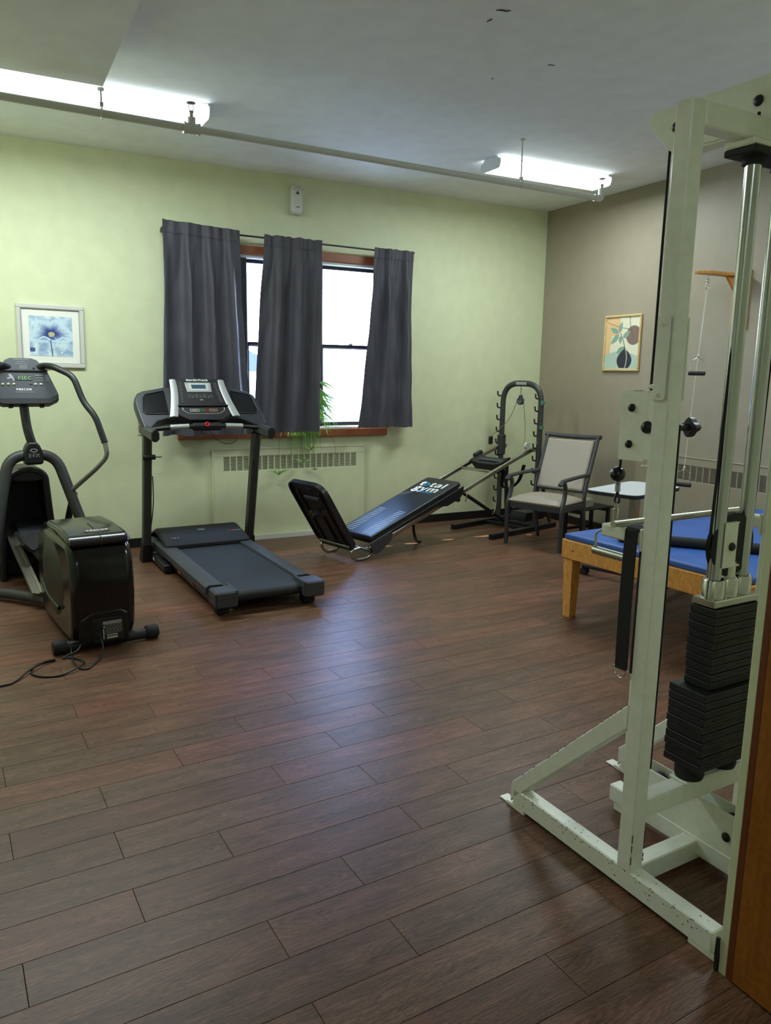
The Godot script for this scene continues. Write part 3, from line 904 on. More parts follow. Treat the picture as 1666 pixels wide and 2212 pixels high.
func ceiling_things() -> void:
	for q in [[-1.130, 1.17, 1.385, "four-foot wraparound fluorescent ceiling light near the taupe wall", H, 1.25], [-5.230, 2.44, 1.395, "long wraparound fluorescent ceiling light at upper left beside the soffit", H, 1.15], [-1.13, 1.17, 4.45, "second wraparound fluorescent ceiling light nearer the doorway, outside the picture", H, 1.2], [-5.45, 1.17, 7.75, "wraparound fluorescent ceiling light in the hall, outside the picture", 3.06, 0.45]]:
		var ln: float = q[1]
		var t := thing("fluorescent_light", q[3], "ceiling light", Vector3(q[0], q[4], q[2]), 0.0, "wraparound fluorescent ceiling lights")
		part("tray", mb().bx(-ln / 2 + 0.004, ln / 2 - 0.004, -0.045, 0.0, -0.085, 0.085, 0.004), M.fix, t)
		var prof := []
		for p in [[-0.125, -0.035], [-0.13, -0.055], [-0.118, -0.088], [-0.10, -0.096], [0.10, -0.096], [0.118, -0.088], [0.13, -0.055], [0.125, -0.035]]: prof.append(Vector2(p[0], p[1]))
		part("lens", mb().prism(prof, ln - 0.012, tf(Vector3(), Vector3(0, PI / 2, 0))), M.lens, t)
		for s in [-1.0, 1.0]:
			part("end_cap", mb().prism([Vector2(-0.132, -0.03), Vector2(-0.136, -0.058), Vector2(-0.122, -0.095), Vector2(-0.10, -0.1), Vector2(0.10, -0.1), Vector2(0.122, -0.095), Vector2(0.136, -0.058), Vector2(0.132, -0.03), Vector2(0.10, -0.018), Vector2(0.09, -0.002), Vector2(-0.09, -0.002), Vector2(-0.10, -0.018)], 0.008, tf(Vector3(s * (ln / 2 - 0.004), 0, 0), Vector3(0, PI / 2, 0)), 0.002), M.fix, t)
		var al := AreaLight3D.new()
		al.name = "tubes"
		al.area_size = Vector2(ln - 0.05, 0.22)
		al.light_energy = 2.75 * ln / 1.17 * float(q[5])
		al.light_color = Color(0.93, 0.985, 1.0)
		al.position = Vector3(0, -0.099, 0)
		al.rotation = Vector3(-PI / 2, 0, 0)
		al.shadow_enabled = true
		al.area_range = 20.0
		t.add_child(al)
	# sprinkler pipe
	var sp := thing("sprinkler_pipe", "off-white sprinkler pipe hung below the ceiling across the room", "pipe", Vector3(-1.0, 2.93, 1.885))
	var a := Vector3(0, 0, 0)
	var b := Vector3(-5.4, 0, 0.20)
	part("pipe", mb().rod(a, b, 0.021, 14), M.pipe, sp)
	part("elbow", mb().tube(rnd([Vector3(-0.06, 0, 0.002), Vector3(0.012, 0, 0), Vector3(0.012, 0.075, 0)], 0.05, 6), 0.027, 12), M.pipe, sp)
	for q in [[0.012, "corner"], [-3.255, "tee"]]:
		var x: float = q[0]
		var z := -0.20 * x / 5.4
		if x < -1:
			part("tee_fitting", mb().rod(Vector3(x - 0.045, 0, z), Vector3(x + 0.045, 0, z), 0.029, 14).rod(Vector3(x - 0.048, 0, z), Vector3(x - 0.034, 0, z), 0.033, 14).rod(Vector3(x + 0.034, 0, z), Vector3(x + 0.048, 0, z), 0.033, 14).rod(Vector3(x, 0, z), Vector3(x, 0.06, z), 0.024, 12), M.pipe, sp)
		var y := 0.06 if x < -1 else 0.07
		var hd := part("sprinkler_head", mb().rod(Vector3(x, y, z), Vector3(x, y + 0.028, z), 0.011, 8).rod(Vector3(x, y + 0.028, z), Vector3(x, y + 0.036, z), 0.015, 6), M.chrome_dull, sp)
		part("frame_arm", mb().tube(ring_oval(Vector3(x, y + 0.056, z), 0.014, 0.022, Vector3(0, 0, 1)), 0.0025, 5, true), M.chrome_dull, hd)
		part("deflector", mb().lathe([Vector2(0, 0), Vector2(0.026, 0.0), Vector2(0.026, 0.003), Vector2(0, 0.003)], tf(Vector3(x, y + 0.078, z)), 14), M.chrome_dull, hd)
	for x in [-0.80, -3.755]:
		var z: float = -0.20 * x / 5.4
		var top := H - 2.93 if x > -1 else 3.06 - 2.93
		var c := part("clevis", mb().tube(ring_oval(Vector3(x, 0.004, z), 0.025, 0.030, Vector3(1, 0, 0)), 0.004, 6, true).box(Vector3(x, 0.045, z), Vector3(0.02, 0.022, 0.03), 0.003), M.pipe, sp)
		part("hanger_rod", mb().rod(Vector3(x, 0.04, z), Vector3(x, top, z), 0.005, 8), M.pipe, c)
		part("ceiling_flange", mb().rod(Vector3(x, top - 0.012, z), Vector3(x, top, z), 0.018, 10), M.pipe, c)

# ------------------------------------------------------------------ curtains and plant
func curtain(label: String, tx0: float, tx1: float, bx0: float, bx1: float, ty0: float, ty1: float, by: float, folds: float, ph: float, amp: float, skew := 0.0) -> void:
	var t := thing("curtain", label, "curtain", Vector3((tx0 + tx1) / 2, by, 0.1), 0.0, "charcoal curtains at the window")
	var rows := 26
	var cols := 90
	var nz := noise(1.0, 2, int(ph * 10) + 3)
	var cx := (tx0 + tx1) / 2
	var shape := func(s0: float, s1: float, off: float) -> Array:
		var g := []
		for i in rows + 1:
			var s := lerpf(s0, s1, float(i) / rows)   # 0 top .. 1 bottom
			var row := []
			var open := smoothstep(0.0, 0.35, s)
			for j in cols + 1:
				var u := float(j) / cols
				var w := u + 0.05 * nz.get_noise_2d(u * 2.0, 1.0) + 0.02 * s * nz.get_noise_2d(u * 4.0, s * 1.5 + 4.0)
				var x := lerpf(lerpf(tx0, tx1, u), lerpf(bx0, bx1, u), pow(s, 1.25))
				var yt := lerpf(ty0, ty1, u)
				var y := lerpf(yt, by, s)
				var f := sin(TAU * (folds * w + ph))
				f = signf(f) * pow(absf(f), 0.7)
				var tight := sin(TAU * (folds * 2.0 * w + ph * 1.7)) * 0.5
				var z := 0.04 + amp * lerpf(tight * 0.55, f, 0.2 + 0.8 * open) + 0.02 * s + 0.012 * nz.get_noise_2d(u * 5.0, s * 4.0)
				x += amp * 0.35 * cos(TAU * (folds * w + ph)) * open
				y += 0.006 * nz.get_noise_2d(u * 9.0, 30.0) * (1.0 - s) + 0.012 * nz.get_noise_2d(u * 4.0, 60.0) * s
				row.append(Vector3(x - cx, y - by, z + off))
			g.append(row)
		return g
	part("cloth", mb().sheet(shape.call(0.0, 1.0, 0.0), 0.003), M.curtain, t)
	part("header_band", mb().sheet(shape.call(0.0, 0.055, 0.004), 0.003), M.curtain, t)
	part("hem", mb().sheet(shape.call(0.965, 1.0, 0.003), 0.003), M.curtain, t)

func curtains() -> void:
	curtain("wide charcoal curtain at the left of the window, behind the treadmill console", -4.055, -3.405, -4.13, -3.32, 2.745, 2.715, 0.985, 3.6, 0.15, 0.044)
	curtain("charcoal curtain in the middle of the window, hanging over the spider plant", -3.185, -2.655, -3.30, -2.70, 2.705, 2.70, 0.995, 2.7, 0.55, 0.046)
	curtain("charcoal curtain at the right of the window, nearest the taupe wall", -2.115, -1.700, -2.285, -1.66, 2.69, 2.685, 1.02, 2.4, 0.3, 0.046)
	var r := thing("curtain_rod", "thin dark curtain rod carrying the three charcoal curtains", "curtain rod", Vector3(-2.88, 2.675, 0.115))
	part("rod", mb().rod(Vector3(-1.17, 0.015, 0), Vector3(1.19, -0.012, 0), 0.008, 10), M.black, r)
	for x in [-1.17, 1.19]:
		part("end_cap", mb().ball(Vector3(x, 0, 0), Vector3(0.014, 0.014, 0.014), 10, 6), M.black, r)
		part("wall_bracket", mb().bx(x * 0.99 - 0.008, x * 0.99 + 0.008, -0.012, 0.012, -0.115, 0.0, 0.003), M.black, r)

func blade(pts: Array, wd: float) -> MB:
	var c := curve(pts, 5)
	var g := []
	for i in c.size():
		var s := float(i) / (c.size() - 1)
		var d: Vector3 = (c[mini(i + 1, c.size() - 1)] - c[maxi(i - 1, 0)]).normalized()
		var side := d.cross(Vector3(0.2, 0.3, 1.0)).normalized()
		var w := wd * (0.35 + 0.65 * sin(PI * minf(1.0, s * 0.9 + 0.15))) * (1.0 - pow(s, 5.0) * 0.95)
		var up := side.cross(d).normalized()
		g.append([c[i] - side * w, c[i] - up * w * 0.35, c[i] + side * w])
	return mb().sheet(g, 0.0008)

func plant() -> void:
	var t := thing("spider_plant", "spider plant spilling from the window sill below the middle curtain", "plant", Vector3(-2.80, 1.027, 0.035))
	part("pot", mb().lathe([Vector2(0, 0), Vector2(0.05, 0), Vector2(0.068, 0.11), Vector2(0.072, 0.125), Vector2(0.064, 0.125), Vector2(0.06, 0.10), Vector2(0, 0.10)], tf(Vector3(0, 0.0, 0)), 18), M.plastic_white, t)
	part("soil", mb().lathe([Vector2(0.062, 0.101), Vector2(0, 0.105)], tf(Vector3()), 14), M.sub, t)
	var r := RandomNumberGenerator.new()
	r.seed = 12
	var crown := Vector3(0, 0.11, 0)
	for i in 92:
		var right := i < 46
		var le := r.randf_range(0.20, 0.40)
		var p1: Vector3
		var p2: Vector3
		var p3: Vector3
		var p4: Vector3
		if right:   # arching up past the curtain's edge and over the sill
			var x := r.randf_range(0.13, 0.30)
			var up := r.randf_range(0.0, 0.32)
			var drop := r.randf_range(0.04, 0.30)
			p1 = Vector3(x * 0.3, 0.11 + up * 0.7, r.randf_range(-0.06, 0.02))
			p2 = Vector3(x * 0.62, 0.11 + up, r.randf_range(-0.06, 0.03))
			p3 = Vector3(x * 0.98, 0.11 + up - drop * 0.35, 0.02)
			p4 = Vector3(x * 1.22, 0.11 + up - drop, 0.04)
		else:   # spilling straight down over the sill, below the curtain
			var x := r.randf_range(-0.16, 0.16)
			p1 = Vector3(x * 0.4, 0.15, 0.03)
			p2 = Vector3(x * 0.8, 0.06, 0.045)
			p3 = Vector3(x, -0.06, 0.045)
			p4 = Vector3(x * 1.05 + r.randf_range(-0.02, 0.02), r.randf_range(-0.30, -0.10), 0.04)
		part("leaf", blade([crown, p1, p2, p3, p4], r.randf_range(0.007, 0.012)), M.leaf if r.randf() < 0.6 else M.leaf_pale, t)
	# long runners with plantlets at their tips
	for q in [[Vector3(-0.26, -0.43, 0.06), 0.10], [Vector3(-0.02, -0.33, 0.06), 0.07], [Vector3(0.06, -0.21, 0.06), 0.07], [Vector3(0.32, -0.28, 0.06), 0.02], [Vector3(0.10, -0.40, 0.06), 0.03], [Vector3(-0.14, -0.25, 0.06), 0.03]]:
		var e: Vector3 = q[0]
		var path := curve([crown, Vector3(e.x * 0.5, 0.05, 0.045), Vector3(e.x * 0.9, -0.08, 0.045), e], 5)
		var s := part("runner", mb().tube(path, 0.0018, 5), M.stem, t)
		for k in 8:
			var an := TAU * k / 8.0 + e.x * 9.0
			var ln: float = q[1] * r.randf_range(0.8, 1.3)
			if ln < 0.03 and k > 3: continue
			var d := Vector3(cos(an), 0.55, sin(an) * 0.6).normalized()
			part("plantlet_leaf", blade([e, e + d * ln * 0.5, e + d * ln + Vector3(0, -ln * 0.12, 0)], 0.007), M.leaf_pale, s)

# ------------------------------------------------------------------ treadmill
func treadmill() -> void:
	var t := thing("treadmill", "black folding treadmill with a silver-edged console, standing before the window", "treadmill", Vector3(-3.895, 0, 1.3), 0.03)
	var bl := mottled(rgb(30, 31, 33), 0.62, 0.0, null, 40.0, noisetex(0.1, Color(0.4, 0.4, 0.4), Color(0.6, 0.6, 0.6), 31, 128, 3), 0.05)
	# belt: a loop round two rollers
	var prof := []
	for i in 9:
		var a := PI / 2 - PI * i / 8.0
		prof.append(Vector2(0.84 + cos(a) * 0.036, 0.112 + sin(a) * 0.036))
	for i in 9:
		var a := -PI / 2 - PI * i / 8.0
		prof.append(Vector2(-0.75 + cos(a) * 0.036, 0.112 + sin(a) * 0.036))
	part("belt", mb().prism(prof, 0.50, Transform3D(Basis(Vector3(0, 0, 1), Vector3(0, 1, 0), Vector3(-1, 0, 0)), Vector3())), bl, t, "black textured running belt")
	for s in [-1.0, 1.0]:
		part("foot_rail", mb().prism([Vector2(0.258, 0.105), Vector2(0.372, 0.105), Vector2(0.372, 0.150), Vector2(0.350, 0.166), Vector2(0.262, 0.163), Vector2(0.258, 0.155)].map(func(p): return Vector2(p.x * s, p.y)), 1.66, tf(Vector3(0, 0, -0.13)), 0.003), M.grey_dark, t)
		part("rear_cap", mb().box(Vector3(s * 0.302, 0.120, 0.853), Vector3(0.145, 0.105, 0.16), 0.010).box(Vector3(s * 0.236, 0.150, 0.83), Vector3(0.02, 0.055, 0.20), 0.006), M.grey_dark, t)
		part("cap_seam", mb().box(Vector3(s * 0.302, 0.128, 0.853), Vector3(0.147, 0.003, 0.162), 0.001), M.black, t)
		part("side_frame", mb().bx(s * 0.315 - 0.03, s * 0.315 + 0.03, 0.045, 0.105, -0.95, 0.78, 0.006), M.black, t)
		part("rear_foot", mb().box(Vector3(s * 0.30, 0.033, 0.80), Vector3(0.085, 0.066, 0.085), 0.008), M.rubber, t)
		part("base_rail", mb().box(Vector3(s * 0.375, 0.045, -0.60), Vector3(0.06, 0.06, 0.62), 0.008), M.black, t)
		part("boot", mb().sweep([Vector3(s * 0.432, 0.0, -0.80), Vector3(s * 0.432, 0.16, -0.755)], [Vector2(-0.038, -0.06), Vector2(0.038, -0.06), Vector2(0.045, -0.05), Vector2(0.045, 0.05), Vector2(0.038, 0.06), Vector2(-0.038, 0.06), Vector2(-0.045, 0.05), Vector2(-0.045, -0.05)], Vector3(0, 0, 1), false, false, true, [1.0, 0.82]), M.black, t)
		part("upright", mb().bar([Vector3(s * 0.432, 0.10, -0.772), Vector3(s * 0.438, 1.04, -0.56)], 0.062, 0.086, Vector3(0, 0, 1), 0.012), M.char, t)
		part("handle", mb().bar([Vector3(s * 0.452, 1.085, -0.64), Vector3(s * 0.448, 1.062, -0.24)], 0.058, 0.090, Vector3.UP, 0.02), M.char, t)
		part("handle_cap", mb().bar([Vector3(s * 0.448, 1.0622, -0.242), Vector3(s * 0.448, 1.061, -0.225)], 0.054, 0.085, Vector3.UP, 0.02), M.black, t)
	for z in [-0.02, 0.34]:
		part("cushion", mb().prism([Vector2(-0.035, 0), Vector2(0.035, 0), Vector2(0.012, 0.028), Vector2(-0.012, 0.028)], 0.03, tf(Vector3(-0.352, 0.075, z), Vector3(0, PI / 2, 0)), 0.003), mat(rgb(150, 76, 30), 0.6), t, "orange shock cushion")
	for z in [-0.72]:
		part("front_crossbar", mb().bx(-0.40, 0.40, 0.03, 0.09, z - 0.03, z + 0.03, 0.006), M.black, t)
	part("label_plate", mb().bx(-0.407, -0.404, 0.035, 0.06, -0.66, -0.63), M.text_w, t)
	# motor hood
	var hd := mb()
	var hp := [Vector2(-1.0, 0.10), Vector2(-0.985, 0.205), Vector2(-0.86, 0.250), Vector2(-0.80, 0.252), Vector2(-0.52, 0.205), Vector2(-0.475, 0.178), Vector2(-0.475, 0.155), Vector2(-0.9, 0.10)]
	hd.prism(hp, 0.70, Transform3D(Basis(Vector3(0, 0, 1), Vector3(0, 1, 0), Vector3(-1, 0, 0)), Vector3()), 0.028, 3)
	var hood := part("motor_hood", hd, M.black_soft, t)
	part("hood_skirt", mb().bx(-0.372, 0.372, 0.06, 0.165, -0.99, -0.48, 0.02), M.black, t)
	var hs := atan2(0.047, 0.28)
	var hx := tf(Vector3(0, 0.229, -0.655), Vector3(-PI / 2 + hs, 0, 0))
	var em := mb().tube(ring_oval(Vector3(), 0.034, 0.017, Vector3(0, 0, 1), 20), 0.0022, 5, true)
	var emn := part("emblem", em, M.text_g, hood)
	emn.transform = hx * tf(Vector3(0.0, 0.055, 0.003))
	words("N", 0.026, M.text_g, hood, hx * tf(Vector3(0, 0.055, 0.003)), "emblem_letter", true, 0.002, 1.6)
	words("T", 0.020, M.orange, hood, hx * tf(Vector3(-0.275, -0.085, 0.003)), "model_letter", true, 0.002, 1.5)
	words("6.1", 0.018, M.text_g, hood, hx * tf(Vector3(-0.237, -0.085, 0.003)), "model_number", true, 0.002, 1.4)
	words("2.0", 0.018, mat(rgb(190, 60, 36), 0.5), hood, hx * tf(Vector3(0.225, -0.020, 0.003)), "power_number", true, 0.002, 1.5)
	words("CHP", 0.018, M.text_g, hood, hx * tf(Vector3(0.285, -0.020, 0.003)), "power_lettering", true, 0.002, 1.5)
	# latch on the left upright, cords
	part("latch_knob", mb().rod(Vector3(-0.478, 0.875, -0.555), Vector3(-0.385, 0.875, -0.545), 0.020, 12), M.black, t)
	part("latch_pin", mb().rod(Vector3(-0.385, 0.875, -0.545), Vector3(-0.335, 0.875, -0.543), 0.006, 8), M.chrome, t)
	part("wire", mb().tube(curve([Vector3(-0.40, 0.72, -0.60), Vector3(-0.393, 0.55, -0.63), Vector3(-0.397, 0.40, -0.67), Vector3(-0.415, 0.22, -0.72)], 6), 0.004, 6), M.black, t)
	part("safety_cord", mb().tube(curve([Vector3(0.02, 1.09, -0.50), Vector3(0.09, 1.00, -0.49), Vector3(0.17, 0.965, -0.49), Vector3(0.25, 0.99, -0.50), Vector3(0.31, 1.08, -0.52)], 7), 0.0025, 6), M.black, t)
	part("upright_clip", mb().box(Vector3(0.41, 0.80, -0.57), Vector3(0.022, 0.045, 0.03), 0.004), M.black, t)
	# console
	var K := tf(Vector3(0, 1.165, -0.53), Vector3(-0.70, 0, 0))
	var wing := [Vector2(-0.47, -0.085), Vector2(-0.485, 0.0), Vector2(-0.503, 0.15), Vector2(-0.50, 0.205), Vector2(-0.475, 0.25), Vector2(-0.43, 0.275), Vector2(-0.25, 0.315), Vector2(0.25, 0.315), Vector2(0.41, 0.275), Vector2(0.46, 0.235), Vector2(0.485, 0.17), Vector2(0.492, 0.06), Vector2(0.50, -0.06), Vector2(0.44, -0.085), Vector2(0.33, -0.02), Vector2(0.28, 0.005), Vector2(-0.28, 0.005), Vector2(-0.36, -0.02), Vector2(-0.42, -0.085)]
	var con := part("console", mb().prism(wing, 0.085, K * tf(Vector3(0, 0, -0.0425)), 0.012, 3), mat(rgb(38, 40, 44), 0.4), t)
	for s in [-1.0, 1.0]:
		part("tray", mb().prism([Vector2(0.265, 0.055), Vector2(0.43, 0.055), Vector2(0.455, 0.08), Vector2(0.435, 0.20), Vector2(0.415, 0.23), Vector2(0.30, 0.262), Vector2(0.265, 0.265)].map(func(p): return Vector2(p.x * s, p.y)), 0.012, K * tf(Vector3(0, 0, -0.002)), 0.004), M.black_gloss, con)
		part("tray_rim", mb().tube([Vector3(0.265 * s, 0.05, 0.004), Vector3(0.435 * s, 0.05, 0.004), Vector3(0.462 * s, 0.08, 0.004), Vector3(0.442 * s, 0.205, 0.004), Vector3(0.418 * s, 0.238, 0.004), Vector3(0.27 * s, 0.275, 0.004)].map(func(p): return K * p), 0.005, 6), mat(rgb(46, 49, 54), 0.35), con)
		# silver side strips, curving outwards towards the user
		var g := []
		for i in 9:
			var u := i / 8.0
			var xc = lerpf(0.247, 0.193, sin(u * PI / 2)) * s
			var hw := lerpf(0.030, 0.024, u)
			var z := 0.047 - 0.006 * u
			g.append([K * Vector3(xc - hw, u * 0.365 - 0.015, z), K * Vector3(xc, u * 0.365 - 0.015, z + 0.008), K * Vector3(xc + hw, u * 0.365 - 0.015, z)])
		part("side_strip", mb().sheet(g, 0.010), M.silver, con, "silver side strip")
	part("center_panel", mb().prism([Vector2(-0.235, 0.02), Vector2(-0.205, 0.20), Vector2(-0.195, 0.355), Vector2(-0.15, 0.365), Vector2(0.15, 0.365), Vector2(0.195, 0.355), Vector2(0.205, 0.20), Vector2(0.235, 0.02), Vector2(0.13, -0.045), Vector2(-0.13, -0.045)], 0.05, K * tf(Vector3(0, 0, 0.022)), 0.008, 2), M.black, con)
	var z := 0.0485
	words("NordicTrack", 0.019, M.text_w, con, K * tf(Vector3(0, 0.345, z)), "lettering", true, 0.002, 1.15)
	part("display_frame", mb().prism([Vector2(-0.098, 0.225), Vector2(0.098, 0.225), Vector2(0.104, 0.32), Vector2(-0.104, 0.32)], 0.006, K * tf(Vector3(0, 0, z)), 0.003, 2), M.silver, con)
	part("display_bezel", mb().prism([Vector2(-0.075, 0.237), Vector2(0.075, 0.237), Vector2(0.08, 0.31), Vector2(-0.08, 0.31)], 0.004, K * tf(Vector3(0, 0, z + 0.003)), 0.001), mat(rgb(176, 180, 176), 0.5), con)
	part("display", mb().prism([Vector2(-0.056, 0.256), Vector2(0.056, 0.256), Vector2(0.058, 0.294), Vector2(-0.058, 0.294)], 0.002, K * tf(Vector3(0, 0, z + 0.0055))), mat(rgb(52, 78, 92), 0.2), con)
	for q in [[0.192, 0.205, 0.094, 3], [0.165, 0.188, 0.096, 6]]:
		part("button_bar", mb().prism([Vector2(-q[2], q[0]), Vector2(q[2], q[0]), Vector2(q[2], q[1]), Vector2(-q[2], q[1])], 0.004, K * tf(Vector3(0, 0, z)), 0.001), M.grey_mid, con)
		for i in q[3]:
			var x: float = -q[2] + q[2] * 2.0 * (i + 0.5) / q[3]
			part("button", mb().box(Vector3(x, (q[0] + q[1]) / 2, z + 0.002), Vector3(q[2] * 1.6 / q[3], (q[1] - q[0]) * 0.62, 0.003), 0.001, K), M.black, con)
	part("status_light", mb().box(Vector3(0.0, 0.148, z), Vector3(0.028, 0.007, 0.003), 0.001, K), M.silver, con)
	for s in [-1.0, 1.0]:
		var st := mb()
		for i in 9:
			var y := 0.125 + i * 0.0225
			var x = s * (0.155 - 0.002 * i)
			part("side_button", mb().box(Vector3(x, y, z), Vector3(0.030, 0.012, 0.003), 0.001, K), mat(rgb(34, 35, 38), 0.4), con)
			st.box(Vector3(x, y, z + 0.002), Vector3(0.007, 0.003, 0.001), 0.0, K)
			st.box(Vector3(x, y + 0.0112, z), Vector3(0.034, 0.0012, 0.002), 0.0, K)
		part("side_marks", st, M.text_g, con)
		part("side_line", mb().bar([K * Vector3(s * 0.192, 0.10, z), K * Vector3(s * 0.178, 0.33, z)], 0.003, 0.003, Vector3(0, 0.6, 0.8), 0.001), M.silver, con)
	part("book_ledge", mb().box(Vector3(0, 0.088, z + 0.004), Vector3(0.40, 0.014, 0.016), 0.004, K), M.black, con)
	part("control_outline", mb().tube(rnd([Vector3(-0.165, 0.072, z), Vector3(-0.165, 0.045, z), Vector3(-0.12, 0.012, z), Vector3(0.12, 0.012, z), Vector3(0.165, 0.045, z), Vector3(0.165, 0.072, z)], 0.02, 4).map(func(p): return K * p), 0.003, 6), M.silver, con)
	for q in [[-0.075, 0.034, M.text_w], [-0.017, 0.016, mat(rgb(60, 150, 70), 0.5)], [0.023, 0.016, mat(rgb(190, 40, 40), 0.5)], [0.075, 0.030, mat(rgb(200, 170, 130), 0.5)]]:
		var x: float = q[0]; var hw: float = q[1]
		part("key_outline", mb().tube(rnd([Vector3(x - hw, 0.034, z), Vector3(x + hw, 0.034, z), Vector3(x + hw, 0.058, z), Vector3(x - hw, 0.058, z), Vector3(x - hw, 0.034, z)], 0.004, 2).map(func(p): return K * p), 0.0016, 5), q[2], con)
		part("key_mark", mb().box(Vector3(x, 0.046, z), Vector3(hw * 1.3, 0.003, 0.002), 0.0, K), q[2], con)
	# hand bar with pulse grips
	part("hand_bar", mb().tube(rnd([Vector3(-0.46, 1.085, -0.50), Vector3(-0.30, 1.105, -0.455), Vector3(0, 1.115, -0.445), Vector3(0.30, 1.105, -0.455), Vector3(0.46, 1.085, -0.50)], 0.1, 6), 0.018, 12), M.black, t)
	for s in [-1.0, 1.0]:
		part("pulse_grip", mb().tube([Vector3(s * 0.285, 1.1062, -0.4565), Vector3(s * 0.215, 1.110, -0.451), Vector3(s * 0.145, 1.1125, -0.4475)], 0.0215, 12), M.silver, t, "silver pulse grip")
	part("center_block", mb().box(Vector3(0, 1.108, -0.47), Vector3(0.24, 0.06, 0.07), 0.015), M.black, t)
	part("safety_key", mb().tube(ring(Vector3(-0.005, 1.128, -0.43), 0.014, Vector3(0, 0.3, 1)), 0.006, 6, true).box(Vector3(-0.005, 1.115, -0.435), Vector3(0.018, 0.012, 0.012), 0.003), M.red, t, "red safety key")

# ------------------------------------------------------------------ elliptical trainer
func elliptical() -> void:
	var t := thing("elliptical_trainer", "black elliptical trainer with curved handrails at the left edge", "elliptical trainer", Vector3(-4.915, 0, 2.43), 0.12)
	var Z := Transform3D(Basis(Vector3(0, 0, 1), Vector3(0, 1, 0), Vector3(-1, 0, 0)), Vector3(-0.015, 0, 0))   # polygon (z, y) swept across x
	var body := [Vector2(-0.30, 0.015), Vector2(-0.02, 0.035), Vector2(0.035, 0.10), Vector2(0.052, 0.20), Vector2(0.060, 0.30), Vector2(0.058, 0.40), Vector2(0.048, 0.48), Vector2(0.025, 0.545), Vector2(-0.02, 0.60), Vector2(-0.06, 0.615), Vector2(-0.20, 0.618), Vector2(-0.55, 0.612), Vector2(-0.74, 0.595), Vector2(-0.83, 0.54), Vector2(-0.88, 0.44), Vector2(-0.90, 0.32), Vector2(-0.89, 0.19), Vector2(-0.84, 0.08), Vector2(-0.74, 0.015)]
	var hs := part("rear_housing", mb().prism(body, 0.345, Z, 0.05, 5), M.black_gloss, t, "glossy black rounded rear housing")
	part("seam", mb().tube([Vector2(0.047, 0.21), Vector2(0.061, 0.30), Vector2(0.059, 0.40), Vector2(0.049, 0.48), Vector2(0.026, 0.546), Vector2(-0.02, 0.601), Vector2(-0.06, 0.616)].map(func(p): return Vector3(-0.005, p.y, p.x)), 0.0022, 5), M.rubber, hs)
	var lid := part("lid", mb().prism([Vector2(-0.56, 0.605), Vector2(-0.02, 0.585), Vector2(0.012, 0.592), Vector2(0.016, 0.605), Vector2(-0.01, 0.632), Vector2(-0.06, 0.645), Vector2(-0.30, 0.655), Vector2(-0.56, 0.645)], 0.334, Z, 0.026, 5), M.black_gloss, hs)
	part("lid_seam", mb().tube([Vector3(-0.005, 0.607, 0.0165), Vector3(-0.005, 0.633, -0.009), Vector3(-0.005, 0.6465, -0.06), Vector3(-0.005, 0.6565, -0.30)], 0.002, 5), M.rubber, lid)
	part("badge", mb().ball(Vector3(), Vector3(0.072, 0.006, 0.022), 20, 6, tf(Vector3(-0.005, 0.648, -0.085), Vector3(0.1, 0, 0))), M.grey_dark, lid)
	words("PRECOR", 0.018, M.text_w, lid, tf(Vector3(-0.005, 0.6545, -0.085), Vector3(-PI / 2 + 0.1, 0, 0)), "lettering", true, 0.002, 1.25)
	part("side_cover", mb().ball(Vector3(), Vector3(0.03, 0.235, 0.30), 28, 14, tf(Vector3(-0.178, 0.335, -0.42))), M.black, hs)
	part("side_grip", mb().tube(rnd([Vector3(-0.192, 0.25, -0.72), Vector3(-0.205, 0.205, -0.52), Vector3(-0.196, 0.19, -0.24)], 0.1, 5), 0.012, 8), M.black_gloss, hs)
	# rear panel with socket and rating label
	var rp := part("socket_surround", mb().prism([Vector2(-0.17, 0.03), Vector2(-0.165, 0.19), Vector2(-0.10, 0.225), Vector2(0.06, 0.228), Vector2(0.098, 0.20), Vector2(0.10, 0.03)], 0.05, tf(Vector3(0.01, 0, 0.035)), 0.015, 3), M.black_gloss, hs)
	part("socket_plate", mb().box(Vector3(-0.005, 0.117, 0.060), Vector3(0.165, 0.135, 0.006), 0.003), M.rubber, rp)
	part("socket", mb().box(Vector3(-0.062, 0.135, 0.065), Vector3(0.028, 0.024, 0.008), 0.002), M.black, rp)
	part("inlet", mb().box(Vector3(-0.058, 0.088, 0.067), Vector3(0.032, 0.026, 0.016), 0.003), M.black, rp)
	var sticker := image(120, 110, func(u: float, w: float) -> Color:
		var c := Color(0.09, 0.09, 0.09)
		if w < 0.16: c = Color(0.75, 0.75, 0.72) if fmod(u * 23.0, 1.0) < 0.6 or w < 0.02 else c
		elif w < 0.72 and u > 0.12: c = Color(0.6, 0.6, 0.57) if fmod(w * 12.0, 1.0) < 0.42 and sin(u * 71.0) + sin(u * 33.0 + floor(w * 12.0) * 2.1) > -0.9 else c
		elif w < 0.36 and u < 0.12: c = Color(0.7, 0.7, 0.67) if absf(u - 0.06) < (w - 0.18) * 0.3 else c
		elif w > 0.76 and u > 0.18 and u < 0.76: c = Color(0.82, 0.81, 0.74) if w < 0.8 or w > 0.93 or fmod(u * 40.0, 1.0) < 0.45 else Color(0.15, 0.15, 0.12)
		if u < 0.06 and w > 0.42: c = Color(0.75, 0.75, 0.72)
		return c)
	part("rating_label", mb().quad2(Vector3(-0.035, 0.065, 0.0637), Vector3(0.068, 0.065, 0.0637), Vector3(0.068, 0.165, 0.0637), Vector3(-0.035, 0.165, 0.0637)), printed(sticker), rp, "small printed rating label")
